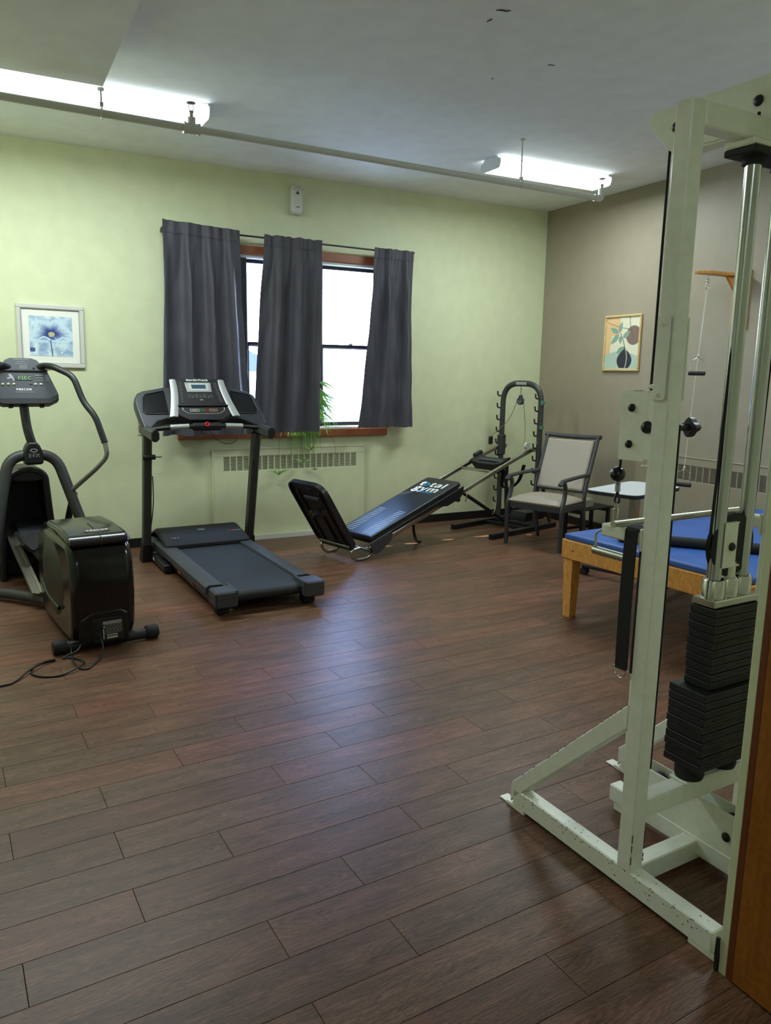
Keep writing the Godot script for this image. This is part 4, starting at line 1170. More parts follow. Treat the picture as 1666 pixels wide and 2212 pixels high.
	# feet bar
	part("rear_bar", mb().rod(Vector3(-0.27, 0.036, 0.0), Vector3(0.265, 0.036, 0.0), 0.030, 16), mottled(rgb(42, 43, 44), 0.5, 0.2, null, 30.0, noisetex(0.1, Color(0.3, 0.3, 0.3), Color(0.7, 0.7, 0.7), 3, 128), 0.1), t)
	for s in [-1.0, 1.0]:
		part("end_cap", mb().lathe([Vector2(0, -0.035), Vector2(0.034, -0.035), Vector2(0.040, -0.028), Vector2(0.040, 0.028), Vector2(0.034, 0.036), Vector2(0, 0.036)], tf(Vector3(s * 0.252, 0.040, 0), Vector3(0, 0, PI / 2)), 18), M.rubber, t)
	# ramp rails and the deck between them
	for x in [-0.20, 0.11]:
		var rail := part("ramp_rail", mb().sweep([Vector3(x, 0.375, -2.02), Vector3(x, 0.30, -1.70), Vector3(x + 0.005, 0.105, -0.90)], [Vector2(-0.032, -0.012), Vector2(0.032, -0.012), Vector2(0.032, 0.012), Vector2(0.014, 0.010), Vector2(0.010, 0.004), Vector2(-0.010, 0.004), Vector2(-0.014, 0.010), Vector2(-0.032, 0.014)], Vector3.UP, false), M.alu, t, "grooved grey metal ramp rail")
	part("ramp_deck", mb().prism([Vector2(-0.155, -2.05), Vector2(-0.06, -2.09), Vector2(0.04, -2.08), Vector2(0.085, -2.02), Vector2(0.085, -1.55), Vector2(-0.165, -1.55)].map(func(p): return Vector2(p.x, -p.y - 1.8)), 0.03, Transform3D(Basis(Vector3(1, 0, 0), Vector3(0, 0.17, -0.985), Vector3(0, 0.985, 0.17)), Vector3(0, 0.360, -1.8)), 0.01, 2), M.grey_dark, t)
	for x in [-0.065, -0.035]: part("screw", mb().ball(Vector3(x, 0.435, -2.03), Vector3(0.008, 0.006, 0.008), 8, 6), M.chrome, t)
	for q in [[-0.12, 0.0], [0.08, 0.05]]:
		var g := []
		for i in 9:
			var row := []
			for j in 11:
				var u := i / 8.0 - 0.5; var w := j / 10.0 - 0.5
				row.append(Vector3(q[0] + w * 0.17, 0.335 + q[1] - u * 0.03 + 0.028 * pow(absf(w) * 2.0, 3.0) + 0.012 * sin(w * 9.0), -1.42 + u * 0.34))
			g.append(row)
		part("foot_pedal", mb().sheet(g, 0.022), M.black_soft, t)
		part("pedal_arm", mb().bar([Vector3(q[0], 0.30 + q[1], -1.40), Vector3(q[0] * 0.8, 0.25, -0.75)], 0.04, 0.05), M.black, t)
	# front shroud: an arch with a recess
	var arch := [Vector3(-0.275, 0, -1.85), Vector3(-0.265, 0.30, -1.85), Vector3(-0.245, 0.57, -1.85), Vector3(-0.19, 0.765, -1.85), Vector3(-0.14, 0.80, -1.85), Vector3(-0.065, 0.810, -1.85), Vector3(0.0, 0.800, -1.85), Vector3(0.045, 0.76, -1.85), Vector3(0.058, 0.55, -1.85), Vector3(0.072, 0.30, -1.85), Vector3(0.08, 0, -1.85)]
	part("shroud", mb().bar(rnd(arch, 0.04, 3), 0.26, 0.045, Vector3(1, 0, 0), 0.012), M.black, t)
	part("shroud_back", mb().prism(arch.map(func(p): return Vector2(p.x, p.y)), 0.03, tf(Vector3(0, 0, -1.99)), 0.006), M.rubber, t)
	part("shroud_head", mb().prism([Vector2(-0.185, 0.735), Vector2(-0.185, 0.765), Vector2(-0.14, 0.80), Vector2(-0.065, 0.815), Vector2(0.0, 0.805), Vector2(0.045, 0.765), Vector2(0.048, 0.735), Vector2(-0.02, 0.722), Vector2(-0.11, 0.722)], 0.12, tf(Vector3(0, 0, -1.79)), 0.012, 2), M.black, t)
	part("front_base", mb().prism([Vector2(-0.45, 0), Vector2(0.22, 0), Vector2(0.20, 0.10), Vector2(0.10, 0.14), Vector2(-0.30, 0.14), Vector2(-0.42, 0.10)], 0.18, tf(Vector3(0, 0, -1.95)), 0.02, 2), M.black, t)
	part("spine", mb().bx(-0.07, 0.02, 0.03, 0.10, -1.9, -0.7, 0.01), M.black, t)
	part("base_tube", mb().tube(rnd([Vector3(-0.62, 0.035, -1.48), Vector3(-0.36, 0.05, -1.25), Vector3(-0.15, 0.06, -0.92), Vector3(-0.10, 0.06, -0.7)], 0.1, 5), 0.034, 12), M.char, t)
	# main frame
	part("main_frame", mb().tube(rnd([Vector3(-0.40, 0.05, -1.50), Vector3(-0.205, 0.925, -1.65), Vector3(0.105, 0.925, -1.65), Vector3(0.345, 0.05, -1.50)], 0.12, 8), 0.038, 14), M.char, t)
	for s in [-1.0, 1.0]:
		part("front_strut", mb().tube(rnd([Vector3(-0.03 + s * 0.245, 0.63, -1.62), Vector3(-0.03 + s * 0.23, 0.40, -1.82), Vector3(-0.03 + s * 0.22, 0.06, -1.98)], 0.2, 5), 0.026, 10), M.black, t)
	var col := part("collar", mb().prism([Vector2(-0.108, 0.868), Vector2(-0.09, 0.857), Vector2(0.0, 0.857), Vector2(0.018, 0.868), Vector2(0.018, 0.95), Vector2(0.0, 0.995), Vector2(-0.022, 1.02), Vector2(-0.072, 1.02), Vector2(-0.092, 0.995), Vector2(-0.11, 0.95)], 0.10, tf(Vector3(0, 0, -1.645)), 0.02, 3), M.black, t)
	words("EFX", 0.026, M.text_g, col, tf(Vector3(-0.045, 0.925, -1.594)), "lettering", false, 0.002, 1.35)
	part("emblem", mb().tube(ring_oval(Vector3(-0.045, 0.960, -1.5945), 0.023, 0.010, Vector3(0, 0, 1), 18), 0.003, 6, true), M.text_g, col)
	part("neck", mb().bar(curve([Vector3(-0.045, 1.0, -1.64), Vector3(-0.075, 1.13, -1.625), Vector3(-0.085, 1.34, -1.66)], 5), 0.058, 0.058, Vector3(0, 0, 1), 0.018), M.char, t)
	# console
	var C := tf(Vector3(-0.075, 1.325, -1.585), Vector3(-0.42, 0, 0))
	var con := part("console", mb().prism([Vector2(-0.215, 0.045), Vector2(-0.212, 0.0), Vector2(-0.15, -0.035), Vector2(0.15, -0.035), Vector2(0.212, 0.0), Vector2(0.215, 0.045), Vector2(0.165, 0.205), Vector2(-0.165, 0.205)], 0.05, C * tf(Vector3(0, 0, -0.02)), 0.008, 2), M.grey_dark, t)
	part("console_lip", mb().prism([Vector2(-0.216, 0.035), Vector2(-0.213, -0.012), Vector2(-0.15, -0.045), Vector2(0.15, -0.045), Vector2(0.213, -0.012), Vector2(0.216, 0.035), Vector2(0.15, 0.005), Vector2(-0.15, 0.005)], 0.06, C * tf(Vector3(0, 0, -0.018)), 0.006, 2), M.black, con)
	part("sign_plate", mb().prism([Vector2(-0.165, 0.205), Vector2(0.165, 0.205), Vector2(0.125, 0.25), Vector2(0.105, 0.285), Vector2(0.07, 0.30), Vector2(-0.07, 0.30), Vector2(-0.105, 0.285), Vector2(-0.125, 0.25)], 0.02, C * tf(Vector3(0, 0, 0.004)), 0.004, 2), M.grey_dark, con)
	part("sign_edge", mb().box(Vector3(0, 0.205, 0.012), Vector3(0.33, 0.008, 0.010), 0.002, C), M.black, con)
	var lines := mb()
	for q in [[0.0, 0.288, 0.10], [0.0, 0.272, 0.055], [0.0, 0.256, 0.085], [0.01, 0.244, 0.05], [0.01, 0.236, 0.055], [0.01, 0.228, 0.05], [0.01, 0.220, 0.05]]:
		for i in 7:
			lines.box(Vector3(q[0] + q[2] * ((i + 0.5) / 7.0 - 0.5), q[1], 0.0145), Vector3(q[2] / 8.6, 0.0028, 0.001), 0.0, C)
	part("sign_print", lines, M.text_g, con)
	for x in [0.075, 0.115]: part("screw", mb().ball(C * Vector3(x, 0.222, 0.014), Vector3(0.008, 0.008, 0.008), 8, 6), M.black, con)
	var zf := 0.0065
	part("display", mb().box(Vector3(0.0, 0.152, zf), Vector3(0.115, 0.034, 0.003), 0.001, C), mat(rgb(62, 70, 66), 0.3), con)
	words("FIEC", 0.024, glow(Color(0.42, 0.62, 0.36), 0.35), con, C * tf(Vector3(0.01, 0.152, zf + 0.002)), "readout", false, 0.001, 1.4)
	for i in 3: part("small_display", mb().box(Vector3(0.105, 0.17 - 0.018 * i, zf), Vector3(0.055, 0.012, 0.003), 0.001, C), M.grey_mid, con)
	var pr := mb()
	for i in 6: pr.box(Vector3(0.157, 0.175 - 0.008 * i, zf), Vector3(0.024, 0.0025, 0.001), 0.0, C)
	for i in 4: pr.box(Vector3(-0.145, 0.175 - 0.012 * i, zf), Vector3(0.035, 0.0025, 0.001), 0.0, C)
	pr.prism([Vector2(-0.105, 0.175), Vector2(-0.09, 0.185), Vector2(-0.075, 0.165), Vector2(-0.065, 0.13), Vector2(-0.075, 0.128), Vector2(-0.085, 0.15), Vector2(-0.11, 0.14), Vector2(-0.115, 0.152), Vector2(-0.095, 0.162)], 0.002, C * tf(Vector3(0.01, 0, zf)))
	part("printed_marks", pr, M.text_g, con)
	for x in [-0.125, -0.09, -0.055, 0.085, 0.12]:
		part("button", mb().ball(C * Vector3(x - 0.01, 0.105, zf), Vector3(0.011, 0.009, 0.008), 12, 6), mat(rgb(206, 204, 178), 0.4), con)
	part("stop_button", mb().box(Vector3(0.045, 0.105, zf), Vector3(0.02, 0.008, 0.004), 0.002, C), M.black, con)
	words("PRECOR", 0.016, M.text_w, con, C * tf(Vector3(-0.005, 0.066, zf)), "lettering", true, 0.002, 1.2)
	part("tagline", mb().box(Vector3(0, 0.046, zf), Vector3(0.12, 0.003, 0.001), 0.0, C), M.text_g, con)
	for x in [-0.10, 0.10]: part("console_foot", mb().box(Vector3(x, -0.05, -0.02), Vector3(0.03, 0.015, 0.03), 0.003, C), M.black, con)
	# handrails: padded above, bare grey tube below
	for s in [-1.0, 1.0]:
		var c := -0.06
		var pts := [Vector3(0.145, 1.555, -1.66), Vector3(0.185, 1.552, -1.58), Vector3(0.295, 1.487, -1.45), Vector3(0.335, 1.305, -1.36), Vector3(0.39, 1.215, -1.28), Vector3(0.425, 1.035, -1.20)].map(func(p): return Vector3(c + (p.x - 0.0) * s if s < 0 else c + p.x - 0.02, p.y, p.z))
		part("padded_rail", mb().tube(rnd([Vector3(c + s * 0.08, 1.53, -1.69)] + pts, 0.06, 6), 0.022, 12), M.black, t)
		var low := [pts[-1]] + [Vector3(0.435, 0.945, -1.18), Vector3(0.375, 0.855, -1.25), Vector3(0.275, 0.660, -1.59)].map(func(p): return Vector3(c + p.x * s if s < 0 else c + p.x - 0.02, p.y, p.z))
		part("lower_rail", mb().tube(rnd(low, 0.06, 6), 0.0165, 12), mat(rgb(128, 130, 120), 0.3, 0.2), t, "bare grey rail tube")
		part("rail_socket", mb().rod(low[-1] + Vector3(0, 0.01, 0.0), low[-1] + Vector3(0, -0.045, -0.01), 0.024, 12), M.black, t)
	# the power cord
	var pc := thing("power_cord", "black power cord looping on the floor behind the elliptical trainer", "cord", Vector3(-5.1, 0, 2.6))
	var r := 0.0055
	var w := [[-4.968, 0.088, 2.505], [-4.962, 0.085, 2.535], [-4.955, 0.05, 2.56], [-4.975, r, 2.62], [-5.02, r, 2.70], [-5.056, r, 2.752], [-5.092, r, 2.727], [-5.112, r, 2.62], [-5.112, 0.02, 2.50], [-5.105, 0.055, 2.475], [-5.06, 0.060, 2.485], [-5.085, 0.03, 2.53], [-5.16, r, 2.54], [-5.11, r, 2.56], [-5.066, r * 2.5, 2.663], [-5.10, r * 3, 2.74], [-5.194, r, 2.79], [-5.285, r, 2.761], [-5.322, r, 2.68], [-5.29, r, 2.585], [-5.20, r, 2.555], [-5.25, r * 3, 2.59], [-5.33, r * 3, 2.68], [-5.40, r, 2.78], [-5.47, r, 2.81], [-5.75, r, 2.85], [-6.35, r, 2.7]]
	part("cord", mb().tube(curve(w.map(func(p): return Vector3(p[0] + 5.1, p[1], p[2] - 2.6)), 6), r, 7), M.black, pc)
	part("plug", mb().box(Vector3(-4.968 + 5.1, 0.088, 2.498 - 2.6), Vector3(0.024, 0.02, 0.03), 0.004), M.black, pc)

# ------------------------------------------------------------------ incline bench with its arch tower
func incline_bench() -> void:
	var t := thing("incline_bench", "inclined sliding exercise bench with chrome rails and a dark hooked arch", "exercise machine", Vector3(-2.7, 0, 1.0), 0.26)
	var th := atan(0.338)
	var R := Transform3D(Basis(Vector3(0, 0, 1), th), Vector3(0, 0.095, 0))   # along the rails: x up the rail, y away from it
	for s in [-1.0, 1.0]:
		part("rail", mb().bar([R * Vector3(-0.02, 0, s * 0.215), R * Vector3(1.9, 0, s * 0.215), R * Vector3(2.25, -0.012, s * 0.215), R * Vector3(2.36, -0.05, s * 0.215)], 0.028, 0.044, Vector3.UP, 0.008), M.chrome_dull, t, "chrome rail")
		part("front_loop", mb().tube(rnd([R * Vector3(-0.10, 0.05, s * 0.20), Vector3(-0.22, 0.10, s * 0.20), Vector3(-0.17, 0.013, s * 0.20), Vector3(-0.02, 0.013, s * 0.20), Vector3(0.06, 0.10, s * 0.20)], 0.05, 6), 0.0125, 10), M.chrome_dull, t, "bent chrome foot loop")
		part("rail_end_block", mb().box(Vector3(0.06, -0.012, s * 0.215), Vector3(0.10, 0.06, 0.04), 0.006, R), M.black, t)
	part("rail_tie", mb().bar([R * Vector3(1.66, -0.005, -0.20), R * Vector3(1.66, -0.005, 0.20)], 0.05, 0.022), M.chrome_dull, t)
	part("front_tie", mb().rod(R * Vector3(-0.02, -0.01, -0.21), R * Vector3(-0.02, -0.01, 0.21), 0.014, 10), M.chrome_dull, t)
	# squat board: a plate with a slot, seen from behind
	var B := Transform3D(Basis(Vector3(0, 0, -1), Vector3(-0.535, 0.845, 0), Vector3(0.845, 0.535, 0)), Vector3(-0.175, 0.115, 0))   # x -> -z, y up the board, z to its front
	var out := [Vector2(-0.235, 0.06), Vector2(-0.20, 0.0), Vector2(0.20, 0.0), Vector2(0.235, 0.06), Vector2(0.235, 0.56), Vector2(0.225, 0.61), Vector2(0.195, 0.645), Vector2(0.15, 0.66), Vector2(-0.15, 0.66), Vector2(-0.195, 0.645), Vector2(-0.225, 0.61), Vector2(-0.235, 0.56)]
	var pl := mb()
	pl.prism([Vector2(-0.235, 0.06), Vector2(-0.20, 0.0), Vector2(0.20, 0.0), Vector2(0.235, 0.06), Vector2(0.235, 0.56), Vector2(0.233, 0.605), Vector2(-0.233, 0.605), Vector2(-0.235, 0.56)], 0.024, B)
	pl.prism([Vector2(-0.231, 0.605), Vector2(-0.055, 0.605), Vector2(-0.055, 0.622), Vector2(-0.215, 0.622)], 0.024, B)
	pl.prism([Vector2(0.055, 0.605), Vector2(0.231, 0.605), Vector2(0.215, 0.622), Vector2(0.055, 0.622)], 0.024, B)
	pl.prism([Vector2(-0.215, 0.622), Vector2(0.215, 0.622), Vector2(0.195, 0.645), Vector2(0.15, 0.66), Vector2(-0.15, 0.66), Vector2(-0.195, 0.645)], 0.024, B)
	var bd := part("foot_board", pl, M.black, t, "black foot board with a hand slot")
	part("board_rim", mb().sweep(rnd(out.map(func(p): return B * Vector3(p.x, p.y, -0.008)) + [B * Vector3(-0.235, 0.06, -0.008)], 0.03, 3), [Vector2(-0.007, -0.02), Vector2(0.007, -0.02), Vector2(0.007, 0.02), Vector2(-0.007, 0.02)], B.basis.z, false), mat(rgb(34, 36, 40), 0.35), bd)
	for x in [-0.14, 0.14]: part("board_rib", mb().box(Vector3(x, 0.30, -0.018), Vector3(0.02, 0.56, 0.016), 0.003, B), M.rubber, bd)
	part("cross_rib", mb().box(Vector3(-0.02, 0.52, -0.022), Vector3(0.20, 0.03, 0.02), 0.004, B), M.grey_dark, bd)
	part("lower_rib", mb().box(Vector3(-0.02, 0.19, -0.02), Vector3(0.035, 0.24, 0.02), 0.004, B), M.black, bd)
	part("peg", mb().rod(B * Vector3(0.06, 0.335, -0.045), B * Vector3(-0.03, 0.385, -0.045), 0.017, 12), M.black_soft, bd)
	part("peg_ring", mb().tube(ring_oval(B * Vector3(0.085, 0.365, -0.035), 0.014, 0.018, B.basis.z), 0.003, 6, true), M.chrome_dull, bd)
	part("bottom_bar", mb().rod(B * Vector3(-0.20, 0.035, -0.025), B * Vector3(0.20, 0.035, -0.025), 0.013, 10), M.chrome_dull, bd)
	# sliding pad
	var pad := []
	for p in [[0.02, -0.215], [1.10, -0.22], [1.17, -0.215], [1.19, -0.19], [1.19, 0.19], [1.17, 0.215], [1.10, 0.22], [0.02, 0.215]]: pad.append(Vector2(p[0], p[1]))
	var P := R * Transform3D(Basis(Vector3(1, 0, 0), Vector3(0, 0, 1), Vector3(0, 1, 0)), Vector3(0, 0.075, 0))   # polygon (along, across)
	var gp := part("pad", mb().prism(pad, 0.045, P, 0.016, 4), M.pad, t, "black vinyl sliding pad")
	part("carriage", mb().box(Vector3(0.60, 0.035, 0), Vector3(1.12, 0.045, 0.40), 0.006, R), M.black, t)
	for s in [-1.0, 1.0]:
		part("lower_skirt", mb().prism([Vector2(-0.01, -0.045), Vector2(0.05, -0.06), Vector2(0.20, -0.025), Vector2(0.24, 0.035), Vector2(0.24, 0.062), Vector2(-0.02, 0.062)], 0.012, R * tf(Vector3(0, 0, s * 0.243)), 0.003), M.grey_dark, t)
		part("upper_skirt", mb().prism([Vector2(0.78, 0.062), Vector2(0.80, 0.02), Vector2(0.93, -0.03), Vector2(1.10, -0.03), Vector2(1.16, 0.0), Vector2(1.18, 0.062)], 0.012, R * tf(Vector3(0, 0, s * 0.243)), 0.003), M.black, t)
		part("middle_skirt", mb().prism([Vector2(0.23, 0.062), Vector2(0.23, 0.035), Vector2(0.80, 0.02), Vector2(0.80, 0.062)], 0.010, R * tf(Vector3(0, 0, s * 0.242)), 0.002), M.black, t)
		part("roller", mb().rod(R * Vector3(1.10, -0.045, s * 0.20), R * Vector3(1.10, -0.045, s * 0.23), 0.022, 12), M.black, t)
	var stripe := mat(rgb(196, 206, 216), 0.5)
	for s in [-1.0, 1.0]:
		for i in 16:
			part("stripe", mb().box(Vector3(0.07 + 0.028 * i, 0.0985, s * 0.125), Vector3(0.006, 0.0016, 0.13 - 0.003 * i), 0.0, R), stripe, gp)
	var T := Transform3D(Basis(Vector3(0, 0, 1), R.basis.x, R.basis.y), R * Vector3(1.045, 0.0985, 0.0))
	words("t", 0.09, M.text_w, gp, T * tf(Vector3(-0.135, 0, 0)), "lettering", true, 0.002, 1.2)
	words("tal", 0.09, M.text_w, gp, T * tf(Vector3(0.060, 0, 0)), "lettering", true, 0.002, 1.2)
	part("ring_letter", mb().tube(ring_oval(T * Vector3(-0.080, -0.010, 0.001), 0.027, 0.026, R.basis.y, 18), 0.006, 6, true), mat(rgb(60, 160, 205), 0.5), gp, "blue ring letter")
	words("gym", 0.09, M.text_w, gp, T * tf(Vector3(-0.005, -0.095, 0)), "lettering", true, 0.002, 1.2)
	var bluem := mat(rgb(48, 140, 190), 0.5)
	part("tagline", mb().box(Vector3(0.03, -0.148, 0.0), Vector3(0.17, 0.008, 0.0016), 0.0, T).box(Vector3(0.03, -0.165, 0.0), Vector3(0.15, 0.006, 0.0016), 0.0, T).prism([Vector2(-0.12, -0.158), Vector2(-0.09, -0.14), Vector2(-0.06, -0.152), Vector2(-0.09, -0.168)], 0.0016, T), bluem, gp)
	part("middle_leg", mb().bar(rnd([Vector3(0.70, 0.30, 0), Vector3(0.705, 0.12, 0), Vector3(0.745, 0.012, 0), Vector3(0.80, 0.008, 0)], 0.05, 5), 0.03, 0.014, Vector3(1, 0, 0), 0.003), M.black, t)
	# telescoping strut, base
	part("strut_tube", mb().rod(Vector3(1.36, 0.415, 0), Vector3(2.05, 0.045, 0), 0.018, 10), M.black, t)
	part("strut_slide", mb().rod(Vector3(1.13, 0.535, 0), Vector3(1.42, 0.38, 0), 0.013, 10), M.chrome, t)
	part("strut_pin", mb().tube(rnd([Vector3(1.37, 0.41, 0.02), Vector3(1.37, 0.41, 0.05), Vector3(1.355, 0.33, 0.05)], 0.02, 4), 0.006, 8), M.chrome_dull, t)
	for q in [[1.47, 2.42, -0.215], [1.40, 2.42, 0.34]]:
		part("base_bar", mb().bar([Vector3(q[0], 0.025, q[2]), Vector3(q[1], 0.025, q[2])], 0.045, 0.05, Vector3.UP, 0.003), M.black, t)
	part("base_cross", mb().bar([Vector3(2.13, 0.025, -0.21), Vector3(2.13, 0.025, 0.34)], 0.045, 0.045, Vector3.UP, 0.003), M.black, t)
	part("base_cross", mb().bar([Vector3(1.98, 0.025, -0.21), Vector3(1.98, 0.025, 0.34)], 0.03, 0.03, Vector3.UP, 0.003), M.black, t)
	part("foot_tray", mb().prism([Vector2(-0.16, 0), Vector2(0.16, 0), Vector2(0.18, 0.03), Vector2(0.14, 0.085), Vector2(-0.14, 0.095), Vector2(-0.16, 0.05)], 0.2, tf(Vector3(2.32, 0.05, 0.06)), 0.008, 2), M.black, t)
	# arch
	var ax := 2.16
	var z0 := -0.195
	var z1 := 0.285
	part("arch", mb().tube(rnd([Vector3(ax, 0.03, z0), Vector3(ax, 1.46, z0), Vector3(ax, 1.46, z1), Vector3(ax, 0.03, z1)], 0.20, 9), 0.030, 12, false, [], 0.75, Vector3(1, 0, 0)), M.char, t)
	for s in [[z0, 1.36], [z1, 1.345]]:
		for i in 10:
			var y: float = s[1] - 0.123 * i
			part("hook", mb().tube(rnd([Vector3(ax - 0.012, y - 0.03, s[0] - 0.012), Vector3(ax - 0.045, y - 0.03, s[0] - 0.034), Vector3(ax - 0.050, y + 0.018, s[0] - 0.036)], 0.018, 4), 0.008, 8), M.black, t)
	part("sleeve", mb().bx(ax - 0.04, ax + 0.04, 0.72, 0.93, z0 - 0.03, z0 + 0.03, 0.008), M.char, t)
	for z in [z0, z1]:
		part("rear_brace", mb().rod(Vector3(ax + 0.02, 0.62, z), Vector3(ax + 0.25, 0.05, z), 0.018, 8), M.char, t)
		part("rail_hook", mb().tube(rnd([R * Vector3(2.34, -0.03, (z + 0.0) * 0.9), Vector3(ax - 0.03, 0.865, z), Vector3(ax - 0.03, 0.895, z)], 0.02, 3), 0.010, 8), M.chrome, t)
	part("name_plate", mb().box(Vector3(ax - 0.024, 1.458, 0.045), Vector3(0.012, 0.028, 0.13), 0.004), M.silver, t)
	part("green_tape", mb().bx(ax - 0.026, ax + 0.02, 1.255, 1.295, z1 + 0.012, z1 + 0.033, 0.002), mat(rgb(70, 130, 95), 0.5), t)
	part("green_tape", mb().bx(ax - 0.026, ax + 0.02, 1.015, 1.050, z1 + 0.012, z1 + 0.033, 0.002), mat(rgb(70, 130, 95), 0.5), t)
	var ch := mb()
	for i in 4: ch.tube(ring_oval(Vector3(ax - 0.02, 1.415 - 0.026 * i, 0.045), 0.007, 0.016, Vector3(1, 0, 0) if i % 2 == 0 else Vector3(0, 0, 1), 10), 0.0025, 5, true)
	part("chain", ch, M.chrome_dull, t)
	var py := Vector3(ax - 0.02, 1.285, 0.045)
	part("top_pulley", mb().lathe([Vector2(0, -0.015), Vector2(0.038, -0.015), Vector2(0.04, 0), Vector2(0.038, 0.015), Vector2(0, 0.015)], tf(py, Vector3(0, 0, PI / 2)), 18).box(py + Vector3(0, 0.035, 0), Vector3(0.04, 0.05, 0.03), 0.006), M.grey_dark, t)
	part("top_pulley_face", mb().lathe([Vector2(0, -0.001), Vector2(0.026, 0.001)], tf(py + Vector3(-0.017, 0, 0), Vector3(0, 0, PI / 2)), 16), M.grey_mid, t)
	var r2 := R * Vector3(2.17, 0.04, 0.215)
	var l2 := R * Vector3(2.17, 0.04, -0.235)
	part("end_pulley", mb().lathe([Vector2(0, -0.012), Vector2(0.036, -0.012), Vector2(0.036, 0.012), Vector2(0, 0.012)], tf(r2 + Vector3(0, 0.02, 0.012), Vector3(PI / 2, 0, 0)), 18), mat(rgb(190, 190, 176), 0.5), t, "pale end pulley")
	part("end_pulley", mb().box(l2 + Vector3(-0.01, 0.045, 0), Vector3(0.05, 0.085, 0.03), 0.008, Transform3D()), M.black, t)
	part("cable", mb().tube(curve([r2 + Vector3(-0.03, 0.03, 0), py + Vector3(-0.03, -0.25, 0.095), py + Vector3(0, 0.01, 0.038)], 8), 0.0035, 6), mat(rgb(110, 106, 84), 0.5), t)
	part("cable", mb().tube(curve([l2 + Vector3(-0.01, 0.085, 0), py + Vector3(-0.02, -0.20, -0.13), py + Vector3(0, 0.01, -0.038)], 8), 0.0035, 6), mat(rgb(110, 106, 84), 0.5), t)
	# saddle between the rails, hanging straps
	part("saddle", mb().prism([Vector2(-0.20, 0.035), Vector2(-0.20, 0.02), Vector2(-0.13, -0.09), Vector2(0.13, -0.09), Vector2(0.20, 0.02), Vector2(0.20, 0.035), Vector2(0.10, 0.012), Vector2(-0.10, 0.012)], 0.16, R * tf(Vector3(1.86, 0, 0), Vector3(0, PI / 2, 0)), 0.006), M.black, t)
	part("saddle_trim", mb().box(Vector3(1.86, 0.018, 0.0), Vector3(0.05, 0.012, 0.34), 0.004, R), M.grey_dark, t)
	part("rail_clamp", mb().box(Vector3(1.93, 0.035, -0.215), Vector3(0.12, 0.04, 0.045), 0.008, R), M.black, t)
	part("webbing", mb().sheet([[Vector3(1.88, 0.66, 0.10), Vector3(1.88, 0.66, 0.135)], [Vector3(1.875, 0.45, 0.10), Vector3(1.88, 0.45, 0.135)], [Vector3(1.88, 0.27, 0.105), Vector3(1.885, 0.27, 0.130)], [Vector3(1.885, 0.17, 0.113), Vector3(1.887, 0.17, 0.118)]], 0.006), M.web, t)
	var lp := []
	for p in curve([Vector3(2.02, 0.66, 0.22), Vector3(2.03, 0.50, 0.16), Vector3(2.0, 0.415, 0.08), Vector3(1.94, 0.43, 0.02), Vector3(1.90, 0.60, 0.06)], 6): lp.append([p - Vector3(0.012, 0, 0.012), p + Vector3(0.012, 0, 0.012)])
	part("webbing_loop", mb().sheet(lp, 0.006), M.web, t)
	part("loose_chain", mb().tube(curve([Vector3(1.83, 0.36, 0.04), Vector3(1.82, 0.29, 0.05), Vector3(1.79, 0.20, 0.06), Vector3(1.76, 0.16, 0.05)], 4), 0.005, 6), M.chrome_dull, t)

